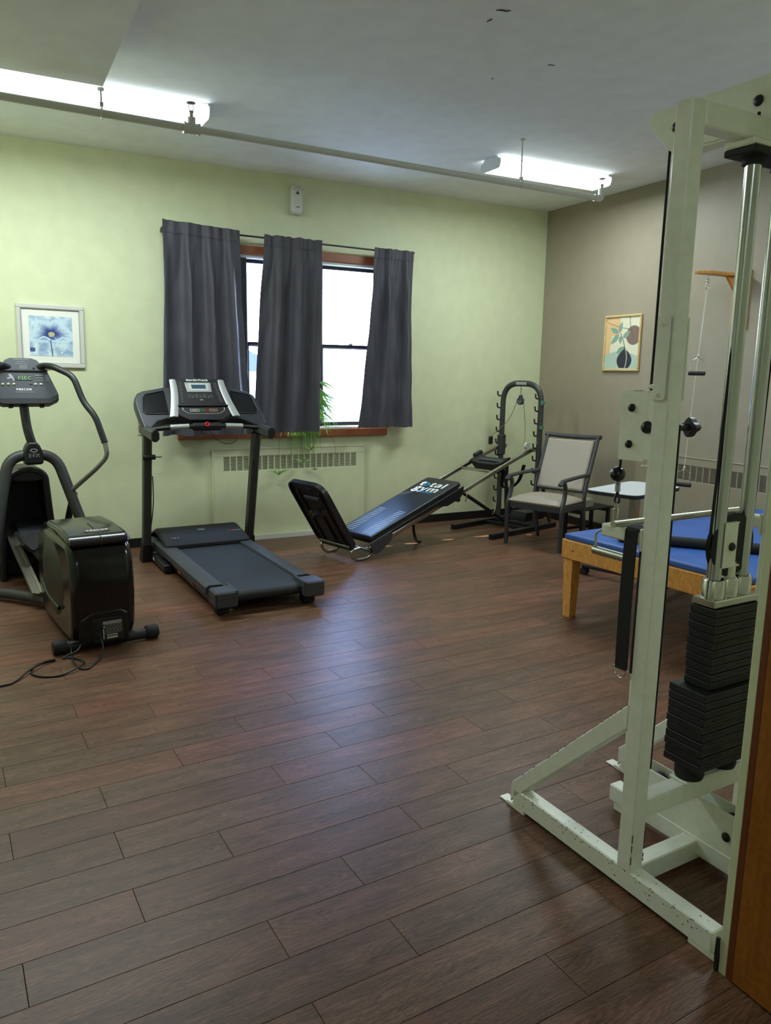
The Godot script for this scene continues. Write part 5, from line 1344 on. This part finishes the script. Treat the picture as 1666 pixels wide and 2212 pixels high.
# ------------------------------------------------------------------ armchair
func armchair() -> void:
	var t := thing("armchair", "taupe vinyl armchair with a dark grey metal frame in the room's corner", "armchair", Vector3(-0.945, 0, 1.375), -1.2)
	for s in [-1.0, 1.0]:
		part("front_leg", mb().bar(rnd([Vector3(s * 0.275, 0.012, 0.22), Vector3(s * 0.275, 0.40, 0.22), Vector3(s * 0.272, 0.50, 0.175), Vector3(s * 0.270, 0.585, 0.165), Vector3(s * 0.27, 0.635, 0.20)], 0.07, 5), 0.032, 0.042, Vector3(0, 0, 1), 0.01), M.steel_grey, t)
		part("rear_leg", mb().bar(rnd([Vector3(s * 0.245, 0.012, -0.30), Vector3(s * 0.255, 0.40, -0.215), Vector3(s * 0.255, 0.55, -0.245), Vector3(s * 0.258, 0.985, -0.425)], 0.10, 5), 0.030, 0.040, Vector3(0, 0, 1), 0.01), M.steel_grey, t)
		part("arm", mb().bar(rnd([Vector3(s * 0.268, 0.612, 0.262), Vector3(s * 0.27, 0.645, 0.225), Vector3(s * 0.268, 0.655, 0.0), Vector3(s * 0.258, 0.66, -0.27)], 0.04, 5), 0.046, 0.028, Vector3.UP, 0.010), M.steel_grey, t)
		part("side_rail", mb().bar([Vector3(s * 0.262, 0.385, 0.20), Vector3(s * 0.255, 0.385, -0.21)], 0.025, 0.05), M.steel_grey, t)
		for z in [[0.275, 0.22], [0.245, -0.30]]:
			part("glide", mb().lathe([Vector2(0, 0), Vector2(0.016, 0), Vector2(0.018, 0.014), Vector2(0, 0.014)], tf(Vector3(s * z[0], 0, z[1])), 12), M.silver, t)
	part("front_rail", mb().bar([Vector3(-0.262, 0.385, 0.205), Vector3(0.262, 0.385, 0.205)], 0.025, 0.055), M.steel_grey, t)
	part("rear_rail", mb().bar([Vector3(-0.25, 0.385, -0.205), Vector3(0.25, 0.385, -0.205)], 0.025, 0.05), M.steel_grey, t)
	# domed seat
	var top := []
	for i in 13:
		var row := []
		for j in 13:
			var u := i / 12.0 * 2.0 - 1.0
			var w := j / 12.0 * 2.0 - 1.0
			var e := pow(1.0 - pow(absf(u), 6.0), 0.4) * pow(1.0 - pow(absf(w), 6.0), 0.4)
			row.append(Vector3(w * (0.262 - 0.01 * (u * 0.5 + 0.5)), 0.425 + e * (0.035 + 0.02 * (1 - u * u) * (1 - w * w)), 0.235 - (u * 0.5 + 0.5) * 0.45))
		top.append(row)
	part("seat", mb().sheet(top, 0.012).box(Vector3(0, 0.425, 0.01), Vector3(0.515, 0.035, 0.44), 0.012), M.vinyl, t)
	# padded back in its frame
	var bk := Transform3D(Basis(Vector3(1, 0, 0), -0.385), Vector3(0, 0.50, -0.235))
	part("backrest", mb().prism([Vector2(-0.235, 0.0), Vector2(0.235, 0.0), Vector2(0.238, 0.25), Vector2(0.238, 0.485), Vector2(-0.238, 0.485), Vector2(-0.238, 0.25)], 0.055, bk * tf(Vector3(0, 0, 0.008)), 0.022, 4), M.vinyl, t)
	part("back_shell", mb().prism([Vector2(-0.242, -0.012), Vector2(0.242, -0.012), Vector2(0.245, 0.495), Vector2(-0.245, 0.495)], 0.012, bk * tf(Vector3(0, 0, -0.022))), M.steel_grey, t)
	part("top_rail", mb().tube(curve([Vector3(-0.285, 0.993, -0.425), Vector3(-0.15, 0.985, -0.440), Vector3(0, 0.982, -0.445), Vector3(0.15, 0.985, -0.440), Vector3(0.285, 0.993, -0.425)], 5), 0.021, 12), M.steel_grey, t)

# ------------------------------------------------------------------ tables
func tables() -> void:
	# low table behind the armchair
	var lt := thing("low_table", "low black slatted side table in the corner behind the armchair", "side table", Vector3(-0.31, 0, 1.22), 0.15)
	for i in 5: part("top_slat", mb().bx(-0.24, 0.24, 0.288, 0.302, -0.125 + i * 0.052, -0.081 + i * 0.052, 0.003), M.black, lt)
	for x in [-0.19, 0.19]:
		for z in [-0.10, 0.10]: part("leg", mb().bx(x - 0.016, x + 0.016, 0, 0.288, z - 0.016, z + 0.016, 0.003), M.black, lt)
		part("apron", mb().bx(x - 0.012, x + 0.012, 0.25, 0.288, -0.10, 0.10), M.black, lt)
	for z in [-0.10, 0.10]: part("stretcher", mb().bx(-0.19, 0.19, 0.07, 0.095, z - 0.01, z + 0.01), M.black, lt)
	var bxx := thing("paper_box", "small pale grey carton lying on the low black table", "box", Vector3(-0.33, 0.302, 1.22), 0.25)
	part("carton", mb().box(Vector3(0, 0.035, 0), Vector3(0.13, 0.07, 0.09), 0.003), mat(rgb(150, 150, 132), 0.7), bxx)
	part("flap", mb().box(Vector3(0.0, 0.073, -0.02), Vector3(0.13, 0.002, 0.05), 0.0, tf(Vector3(), Vector3(0.1, 0, 0))), mat(rgb(165, 165, 148), 0.7), bxx)
	# overbed table
	var ob := thing("overbed_table", "overbed table with a white top edged in black, behind the padded table", "table", Vector3(-1.25, 0, 2.75), 0.3)
	var poly := []
	for c in [[-0.40, -0.205, 2], [0.30, -0.205, 3], [0.30, 0.205, 0], [-0.40, 0.205, 1]]:
		for k in 5:
			var a: float = (c[2] + k / 4.0) * PI / 2
			poly.append(Vector2(float(c[0]) - signf(c[0]) * 0.07 + cos(a) * 0.07, c[1] - signf(c[1]) * 0.07 + sin(a) * 0.07))
	var flat := Transform3D(Basis(Vector3(1, 0, 0), PI / 2), Vector3(0, 0.738, 0))
	part("edge_band", mb().prism(poly, 0.026, flat, 0.004, 2), M.black, ob)
	part("top", mb().prism(poly.map(func(p): return p * Vector2(0.99, 0.98)), 0.004, flat * tf(Vector3(0, 0, -0.0135)), 0.001), mat(rgb(200, 204, 204), 0.45), ob, "white laminate top")
	part("column", mb().bx(0.04, 0.11, 0.06, 0.725, -0.08, -0.02, 0.006), M.chrome_dull, ob)
	part("top_rail", mb().bx(-0.25, 0.30, 0.705, 0.725, -0.08, -0.02, 0.004), M.black, ob)
	part("base_leg", mb().bx(0.05, 0.10, 0.055, 0.085, -0.45, 0.30, 0.006), M.black, ob)
	part("base_cross", mb().bx(-0.30, 0.40, 0.055, 0.085, 0.27, 0.31, 0.006), M.black, ob)
	for p in [[0.075, -0.43], [-0.28, 0.29], [0.38, 0.29]]:
		part("caster", mb().rod(Vector3(p[0] - 0.03, 0.028, p[1]), Vector3(p[0] - 0.008, 0.028, p[1]), 0.028, 14).rod(Vector3(p[0] + 0.008, 0.028, p[1]), Vector3(p[0] + 0.03, 0.028, p[1]), 0.028, 14).box(Vector3(p[0], 0.045, p[1]), Vector3(0.03, 0.03, 0.03), 0.006), M.black, ob)
	# padded treatment table
	var mt := thing("treatment_table", "low wooden treatment table with a blue padded top", "treatment table", Vector3(-2.19, 0, 3.05), 0.085)
	var lx := 2.05
	var lz := 1.305
	part("long_apron", mb().bx(0, 0.03, 0.39, 0.513, 0, lz, 0.005), M.wood_pine, mt)
	part("long_apron", mb().bx(lx - 0.03, lx, 0.39, 0.513, 0, lz, 0.005), M.wood_pine, mt)
	part("end_apron", mb().bx(0.03, lx - 0.03, 0.39, 0.513, 0, 0.03, 0.005), M.wood_pine, mt)
	part("end_apron", mb().bx(0.03, lx - 0.03, 0.39, 0.513, lz - 0.03, lz, 0.005), M.wood_pine, mt)
	part("deck", mb().bx(0.03, lx - 0.03, 0.49, 0.51, 0.03, lz - 0.03), M.wood_pine, mt)
	var rr := 0.012
	part("pad", mb().prism([Vector2(0.012, 0.012), Vector2(lx - 0.012, 0.012), Vector2(lx - 0.012, lz - 0.012), Vector2(0.012, lz - 0.012)], 0.04, Transform3D(Basis(Vector3(1, 0, 0), PI / 2), Vector3(0, 0.532, 0)) * Transform3D(Basis(), Vector3()), 0.014, 4), M.blue, mt, "blue vinyl pad")
	for x in [0.052, lx - 0.052]:
		for z in [0.052, lz - 0.052]:
			part("leg", mb().sweep([Vector3(x, 0.0, z), Vector3(x, 0.49, z)], [Vector2(-0.042, -0.042), Vector2(0.042, -0.042), Vector2(0.042, 0.042), Vector2(-0.042, 0.042)], Vector3(0, 0, 1), false, false, true, [0.68, 1.0]), M.wood_pine, mt)
	for z in [0.10, 0.64]:
		part("screw", mb().ball(Vector3(-0.001, 0.45, z), Vector3(0.003, 0.006, 0.006), 8, 5), M.black, mt)
	var fr := thing("foam_roller", "long thin black foam roller lying across the blue padded table", "foam roller", Vector3(-1.66, 0.583, 3.845), 0.0)
	part("roller", mb().rod(Vector3(-0.38, 0, -0.44), Vector3(0.42, 0, 0.48), 0.031, 18), M.black_soft, fr)
	for s in [-1.0, 1.0]:
		var c := Vector3(-0.38, 0, -0.44) if s < 0 else Vector3(0.42, 0, 0.48)
		part("end_cap", mb().rod(c, c + Vector3(0.65, 0, 0.76) * 0.012 * s, 0.026, 14), M.black, fr)

# ------------------------------------------------------------------ cable tower
func tower() -> void:
	var t := thing("cable_tower", "tall white tubular cable weight machine in the right foreground", "cable machine", Vector3(-3.79, 0, 5.29), 0.045)
	var rng := RandomNumberGenerator.new()
	rng.seed = 44
	var W := 0.545
	var chips := mb()
	for x in [0.0, W]:
		part("post", mb().bx(x - 0.027, x + 0.027, 0.075, 2.243, -0.027, 0.027, 0.004), M.white, t)
		part("foot", mb().bx(x - 0.026, x + 0.026, 0.014, 0.081, -0.52, 0.315, 0.004), M.white, t)
		for z in [-0.505, 0.29]: part("foot_pad", mb().bx(x - 0.024, x + 0.024, 0.0, 0.016, z - 0.05, z + 0.045, 0.002), M.white, t)
		part("brace", mb().prism([Vector2(-0.535, 0.02), Vector2(-0.535, 0.095), Vector2(-0.027, 0.600), Vector2(-0.027, 0.523), Vector2(-0.478, 0.079)], 0.052, tf(Vector3(x, 0, 0), Vector3(0, -PI / 2, 0)), 0.004), M.white, t)
		part("anchor_tab", mb().bx(x - 0.02, x + 0.02, 0.0, 0.006, -0.60, -0.52, 0.002), M.white, t)
		# storage bracket pointing into the room
		part("bracket", mb().bx(x - 0.026, x + 0.026, 1.078, 1.116, -0.185, -0.027, 0.005), M.white, t)
		part("bracket_plate", mb().bx(x - 0.028, x + 0.028, 1.06, 1.125, -0.036, -0.027, 0.002), M.white, t)
	part("guard_plate", mb().prism([Vector2(-0.018, 1.487), Vector2(0.018, 1.487), Vector2(0.024, 1.493), Vector2(0.024, 1.702), Vector2(0.018, 1.708), Vector2(-0.018, 1.708)], 0.004, tf(Vector3(-0.035, 0, -0.004), Vector3(0, -PI / 2, 0)), 0.001), M.white, t)
	part("guard_plate", mb().bx(0.038, 0.043, 1.487, 1.708, -0.03, 0.02, 0.002), M.white, t)
	for y in [1.495, 1.70]:
		part("spacer", mb().rod(Vector3(-0.034, y, 0.0), Vector3(0.039, y, 0.0), 0.006, 8), M.white, t)
	for y in [1.502, 1.688]:
		part("bolt", mb().lathe([Vector2(0.007, 0), Vector2(0.0065, 0.003), Vector2(0.003, 0.004), Vector2(0.0028, 0.002), Vector2(0, 0.002)], tf(Vector3(-0.037, y, -0.002), Vector3(0, 0, PI / 2)), 12), M.white, t)
	# cross tubes
	part("top_crossbar", mb().bx(0.027, W - 0.027, 2.182, 2.243, -0.027, 0.027, 0.004), M.white, t)
	part("stack_crossbar", mb().bx(0.027, W - 0.027, 0.244, 0.308, -0.027, 0.027, 0.004), M.white, t)
	part("lower_crossbar", mb().bx(0.026, W - 0.026, 0.014, 0.081, -0.040, 0.018, 0.004), M.white, t)
	part("weld_plate", mb().bx(0.19, 0.46, 0.308, 0.318, -0.034, 0.034, 0.003), M.white, t)
	# high pulley housing on top, running into the room
	var cx := 0.325
	for s in [-1.0, 1.0]:
		part("top_housing_plate", mb().prism([Vector2(-0.39, 2.362), Vector2(-0.402, 2.345), Vector2(-0.402, 2.325), Vector2(-0.318, 2.238), Vector2(-0.30, 2.228), Vector2(0.30, 2.228), Vector2(0.32, 2.238), Vector2(0.40, 2.325), Vector2(0.40, 2.350), Vector2(0.39, 2.362)], 0.005, tf(Vector3(cx + s * 0.030, 0, 0), Vector3(0, -PI / 2, 0)), 0.001), M.white, t)
	part("top_housing_floor", mb().bx(cx - 0.028, cx + 0.028, 2.222, 2.229, -0.30, 0.30), M.white, t)
	for z in [-0.335, -0.06, 0.30]:
		part("high_pulley", mb().lathe([Vector2(0, -0.012), Vector2(0.045, -0.012), Vector2(0.038, 0), Vector2(0.045, 0.012), Vector2(0, 0.012)], tf(Vector3(cx, 2.300, z + 0.04), Vector3(0, 0, PI / 2)), 20), M.black, t)
		for s in [-1.0, 1.0]:
			part("bolt_cap", mb().ball(Vector3(cx + s * 0.033, 2.300, z + 0.04), Vector3(0.010, 0.015, 0.015), 12, 8), M.black, t)
	# guide rods, their head block, and the stack
	part("rod_head", mb().bx(0.20, 0.46, 2.163, 2.182, -0.045, 0.045, 0.004), M.white, t)
	part("rod_buffer", mb().bx(0.205, 0.455, 2.145, 2.163, -0.05, 0.05, 0.003), M.rubber, t)
	for x in [0.264, 0.391]:
		part("guide_rod", mb().rod(Vector3(x, 0.31, 0.004), Vector3(x, 2.145, 0.004), 0.0215, 20), M.rod, t)
		part("rod_collar", mb().rod(Vector3(x, 2.125, 0.004), Vector3(x, 2.147, 0.004), 0.031, 16), M.rubber, t)
	for x in [0.264, 0.3275, 0.391]:
		part("bushing", mb().lathe([Vector2(0.022, 0.056), Vector2(0.030, 0.058), Vector2(0.033, 0.054), Vector2(0.033, 0.0), Vector2(0, 0)].map(func(p): return p), tf(Vector3(x, 0.8955, 0.006)), 24), M.chrome, t)
	part("top_plate", mb().bx(0.224, 0.432, 0.8735, 0.8965, -0.036, 0.046, 0.003), M.chrome_dull, t)
	var pm := []
	for k in 2:
		var hx := 0.105 if k == 0 else 0.142
		var zz0 := -0.036 if k == 0 else -0.056
		var zz1 := 0.056 if k == 0 else 0.076
		var m := mb()
		m.bx(-hx, hx, 0.0006, 0.0242, zz0, zz1, 0.002)
		pm.append(m.mesh())
	var slot := mb()
	for z in [0.0562]: slot.bx(-0.075, -0.035, 0.0095, 0.0155, z - 0.002, z, 0.0)
	for i in 10:
		var p := part("weight_plate", pm[0], M.iron, t)
		p.position = Vector3(0.3245 + rng.randf_range(-0.003, 0.003), 0.8735 - 0.0253 * (i + 1), rng.randf_range(-0.002, 0.002))
		for q in [[-0.065, 0.0565, 0.05, 0.001], [0.045, 0.0565, 0.05, 0.001], [-0.1055, 0.01, 0.001, 0.035]]:
			part("finger_slot", mb().box(Vector3(q[0], 0.014, q[1]), Vector3(q[2], 0.005, q[3]), 0.0), M.rubber, p)
	for i in 10:
		var p := part("weight_plate", pm[1], M.iron, t)
		p.position = Vector3(0.3245 + rng.randf_range(-0.002, 0.002), 0.6205 - 0.0253 * (i + 1), rng.randf_range(-0.0015, 0.0015))
		for q in [[-0.07, 0.0765, 0.06, 0.001], [0.055, 0.0765, 0.06, 0.001], [-0.1425, 0.01, 0.001, 0.055]]:
			part("finger_slot", mb().box(Vector3(q[0], 0.014, q[1]), Vector3(q[2], 0.005, q[3]), 0.0), M.rubber, p)
	for x in [0.235, 0.391]: part("stack_buffer", mb().lathe([Vector2(0, 0.318), Vector2(0.042, 0.318), Vector2(0.045, 0.33), Vector2(0.045, 0.368), Vector2(0, 0.368)], tf(Vector3(x, 0, 0.004)), 18), M.rubber, t)
	# travelling pulley block above the stack
	part("lift_stem", mb().rod(Vector3(0.3275, 0.93, 0.006), Vector3(0.3275, 1.000, 0.006), 0.0205, 18), M.white, t)
	part("block_front", mb().bx(0.263, 0.322, 0.990, 1.128, 0.026, 0.031, 0.002), M.white, t)
	part("block_back", mb().bx(0.272, 0.331, 0.990, 1.128, -0.022, -0.017, 0.002), M.white, t)
	part("block_top", mb().bx(0.265, 0.329, 1.123, 1.128, -0.02, 0.03, 0.002), M.white, t)
	part("block_bottom", mb().bx(0.265, 0.345, 0.990, 0.996, -0.02, 0.03, 0.002), M.white, t)
	part("travelling_pulley", mb().lathe([Vector2(0, -0.013), Vector2(0.094, -0.013), Vector2(0.098, -0.010), Vector2(0.090, 0), Vector2(0.098, 0.010), Vector2(0.094, 0.013), Vector2(0, 0.013)], tf(Vector3(0.325, 1.055, 0.004), Vector3(PI / 2, 0, 0)), 36), M.rubber, t)
	part("axle_cap", mb().ball(Vector3(0.295, 1.055, 0.033), Vector3(0.013, 0.013, 0.010), 14, 8), M.black, t)
	for q in [[0.229, 1.055, 0.266], [0.421, 1.055, 0.441]]:
		part("cable", mb().rod(Vector3(q[0], q[1], 0.004), Vector3(q[2], 2.26, 0.004), 0.0045, 8), M.rubber, t)
	# carriage on the hidden centre column, with its pull cable
	part("center_column", mb().bx(cx - 0.025, cx + 0.025, 0.22, 2.245, -0.315, -0.265, 0.004), M.white, t)
	part("carriage", mb().bx(cx - 0.032, cx + 0.032, 1.275, 1.505, -0.324, -0.256, 0.004), M.white, t)
	for s in [-1.0, 1.0]:
		var cp := part("carriage_plate", mb().prism([Vector2(-0.432, 1.268), Vector2(-0.325, 1.270), Vector2(-0.322, 1.285), Vector2(-0.322, 1.490), Vector2(-0.325, 1.503), Vector2(-0.437, 1.500), Vector2(-0.440, 1.495), Vector2(-0.438, 1.275)], 0.005, tf(Vector3(cx + s * 0.027, 0, 0), Vector3(0, -PI / 2, 0)), 0.001), M.white, t)
		for p in [[1.446, -0.389], [1.324, -0.391]]:
			part("axle_cap", mb().ball(Vector3(cx + s * 0.031, p[0], p[1]), Vector3(0.012, 0.014, 0.014), 14, 8), M.black, cp)
	for y in [1.446, 1.324]:
		part("carriage_pulley", mb().lathe([Vector2(0, -0.01), Vector2(0.058, -0.01), Vector2(0.052, 0), Vector2(0.058, 0.01), Vector2(0, 0.01)], tf(Vector3(cx, y, -0.39), Vector3(0, 0, PI / 2)), 20), M.black, t)
	part("side_knob", mb().ball(Vector3(cx - 0.035, 1.386, -0.315), Vector3(0.02, 0.021, 0.021), 14, 9), M.black, t)
	part("carriage_shelf", mb().bx(cx - 0.03, cx + 0.03, 1.253, 1.262, -0.335, -0.25, 0.002), M.white, t)
	var star := []
	for i in 24:
		var a := TAU * i / 24.0
		star.append(Vector2(cos(a), sin(a)) * (0.029 + 0.005 * cos(a * 4.0)))
	part("star_knob", mb().prism(star, 0.034, tf(Vector3(0.478, 1.384, -0.295), Vector3(0, PI / 2, 0)), 0.006, 3).rod(Vector3(0.36, 1.384, -0.295), Vector3(0.47, 1.384, -0.295), 0.011, 10), M.black, t)
	part("cable", mb().tube([Vector3(cx, 2.262, -0.340), Vector3(cx, 1.52, -0.342), Vector3(cx, 1.45, -0.338)], 0.0045, 8), M.rubber, t)
	part("cable_clip", mb().box(Vector3(cx, 1.518, -0.340), Vector3(0.02, 0.014, 0.02), 0.003), M.white, t)
	part("cable", mb().rod(Vector3(cx, 0.20, -0.217), Vector3(cx, 1.40, -0.215), 0.0045, 8), M.rubber, t)
	part("cable", mb().rod(Vector3(cx, 1.215, -0.452), Vector3(cx, 1.33, -0.446), 0.0045, 8), M.rubber, t)
	part("stop_ball", mb().ball(Vector3(cx, 1.212, -0.459), Vector3(0.0265, 0.0265, 0.0265), 20, 14), M.black_gloss, t)
	var sp := mb()
	for i in 6: sp.tube(ring(Vector3(cx, 1.183 - i * 0.006, -0.455), 0.0085, Vector3.UP, 10), 0.0025, 5, true)
	part("cable_ferrule", sp, M.silver, t)
	part("thimble", mb().tube(rnd([Vector3(cx, 1.150, -0.454), Vector3(cx, 1.118, -0.466), Vector3(cx, 1.105, -0.454), Vector3(cx, 1.118, -0.441), Vector3(cx, 1.150, -0.453)], 0.012, 4), 0.004, 6), M.black, t)
	part("swivel", mb().rod(Vector3(cx, 1.085, -0.453), Vector3(cx, 1.110, -0.454), 0.008, 10), M.chrome_dull, t)
	part("carabiner", mb().tube(rnd([Vector3(cx, 1.086, -0.462), Vector3(cx, 1.036, -0.466), Vector3(cx, 1.032, -0.452), Vector3(cx, 1.084, -0.444), Vector3(cx, 1.088, -0.452), Vector3(cx, 1.086, -0.462)], 0.01, 4), 0.0045, 7), M.chrome, t)
	# low pulley channel along the floor
	part("low_beam", mb().bx(0.290, 0.345, 0.030, 0.092, -0.36, 0.40, 0.004), M.white, t)
	part("low_beam_pad", mb().bx(0.295, 0.34, 0.0, 0.031, -0.34, -0.29, 0.003), M.white, t)
	part("low_beam_pad", mb().bx(0.295, 0.34, 0.0, 0.031, 0.34, 0.39, 0.003), M.white, t)
	for s in [-1.0, 1.0]:
		part("low_channel_plate", mb().prism([Vector2(-0.245, 0.092), Vector2(0.30, 0.060), Vector2(0.30, 0.228), Vector2(-0.245, 0.228)], 0.005, tf(Vector3(cx + s * 0.030, 0, 0), Vector3(0, -PI / 2, 0)), 0.001), M.white, t)
		for z in [0.115]: part("axle_cap", mb().ball(Vector3(cx + s * 0.034, 0.150, z), Vector3(0.009, 0.015, 0.015), 14, 8), M.black, t)
	for z in [-0.175, 0.115]:
		part("low_pulley", mb().lathe([Vector2(0, -0.01), Vector2(0.044, -0.01), Vector2(0.038, 0), Vector2(0.044, 0.01), Vector2(0, 0.01)], tf(Vector3(cx, 0.172, z), Vector3(0, 0, PI / 2)), 20), M.black, t)
	# worn paint: bare flecks along the edges of the near frame
	for i in 70:
		var z := rng.randf_range(-0.5, 0.30)
		chips.box(Vector3(-0.0262, 0.079 - rng.randf() * rng.randf() * 0.05, z), Vector3(0.0012, rng.randf_range(0.001, 0.003), rng.randf_range(0.002, 0.007)))
		if i < 40:
			var s := rng.randf()
			chips.box(Vector3(-0.0262, lerpf(0.095, 0.598, s), lerpf(-0.533, -0.029, s)), Vector3(0.0012, rng.randf_range(0.001, 0.004), rng.randf_range(0.002, 0.005)))
		if i < 24:
			chips.box(Vector3(rng.randf_range(-0.025, 0.02), 0.0812, z), Vector3(rng.randf_range(0.001, 0.004), 0.0008, rng.randf_range(0.002, 0.006)))
		if i < 16: chips.box(Vector3(0.0262 * (1 if i % 2 else -1), rng.randf_range(0.09, 0.2), 0.0265), Vector3(0.002, rng.randf_range(0.004, 0.02), 0.002))
	var cm := part("paint_chips", chips, M.chip, t)
	cm.set_meta("kind", "stuff")
	# loose attachments kept on the tower
	var lb := thing("pull_bar", "straight chrome pull bar laid across the tower's two storage brackets", "bar", Vector3(-3.79, 0, 5.29), 0.045)
	part("bar", mb().rod(Vector3(-0.05, 1.1265, -0.115), Vector3(0.60, 1.1265, -0.115), 0.0105, 14), M.chrome_dull, lb)
	var dh := thing("stirrup_handle", "chrome stirrup handle hanging from the tower's snap hook", "handle", Vector3(-3.79, 0, 5.29), 0.045)
	part("frame", mb().bar(rnd([Vector3(cx, 0.922, -0.540), Vector3(cx, 0.985, -0.542), Vector3(cx, 1.040, -0.460), Vector3(cx, 0.985, -0.385), Vector3(cx, 0.922, -0.388)], 0.012, 3), 0.012, 0.004, Vector3(0, 0, 1), 0.001), M.silver, dh)
	part("grip", mb().rod(Vector3(cx, 0.922, -0.546), Vector3(cx, 0.922, -0.382), 0.0155, 16), mottled(rgb(178, 176, 162), 0.32, 1.0, noisetex(0.2, Color(0.7, 0.7, 0.7), Color.WHITE, 4, 128), 20.0), dh)
	var st := thing("ankle_strap", "black webbing strap with metal rings draped over the tower's storage bracket", "strap", Vector3(-3.79, 0, 5.29), 0.045)
	var zc := -0.060
	var g := []
	for p in curve([Vector3(-0.037, 0.700, 0.003), Vector3(-0.036, 0.90, 0.0), Vector3(-0.033, 1.09, 0.0), Vector3(-0.027, 1.119, 0.0), Vector3(-0.012, 1.1215, 0.0), Vector3(0.014, 1.1215, 0.0), Vector3(0.029, 1.118, 0.0), Vector3(0.033, 1.08, 0.0), Vector3(0.034, 0.90, 0.0), Vector3(0.035, 0.665, -0.004)], 5):
		var hw := 0.022
		g.append([p + Vector3(0, 0, zc - hw), p + Vector3(0, 0, zc - hw * 0.4), p + Vector3(0, 0, zc + hw * 0.4), p + Vector3(0, 0, zc + hw)])
	part("webbing", mb().sheet(g, 0.005), M.web, st)
	part("buckle_wrap", mb().box(Vector3(0.038, 0.92, zc), Vector3(0.012, 0.09, 0.044), 0.003), M.web, st)
	part("buckle", mb().tube(ring_oval(Vector3(0.045, 0.895, zc + 0.018), 0.008, 0.010, Vector3(1, 0, 0)), 0.0025, 6, true), M.silver, st)
	for q in [[-0.037, 0.700], [0.035, 0.665]]:
		var rg := []
		for i in 13:
			var a := PI * i / 12.0
			rg.append(Vector3(q[0], q[1] + 0.003 - sin(a) * 0.030, zc + cos(a) * 0.024))
		rg.append(Vector3(q[0], q[1] + 0.004, zc - 0.024))
		part("d_ring", mb().tube(rg, 0.0026, 7, true), M.chrome, st)
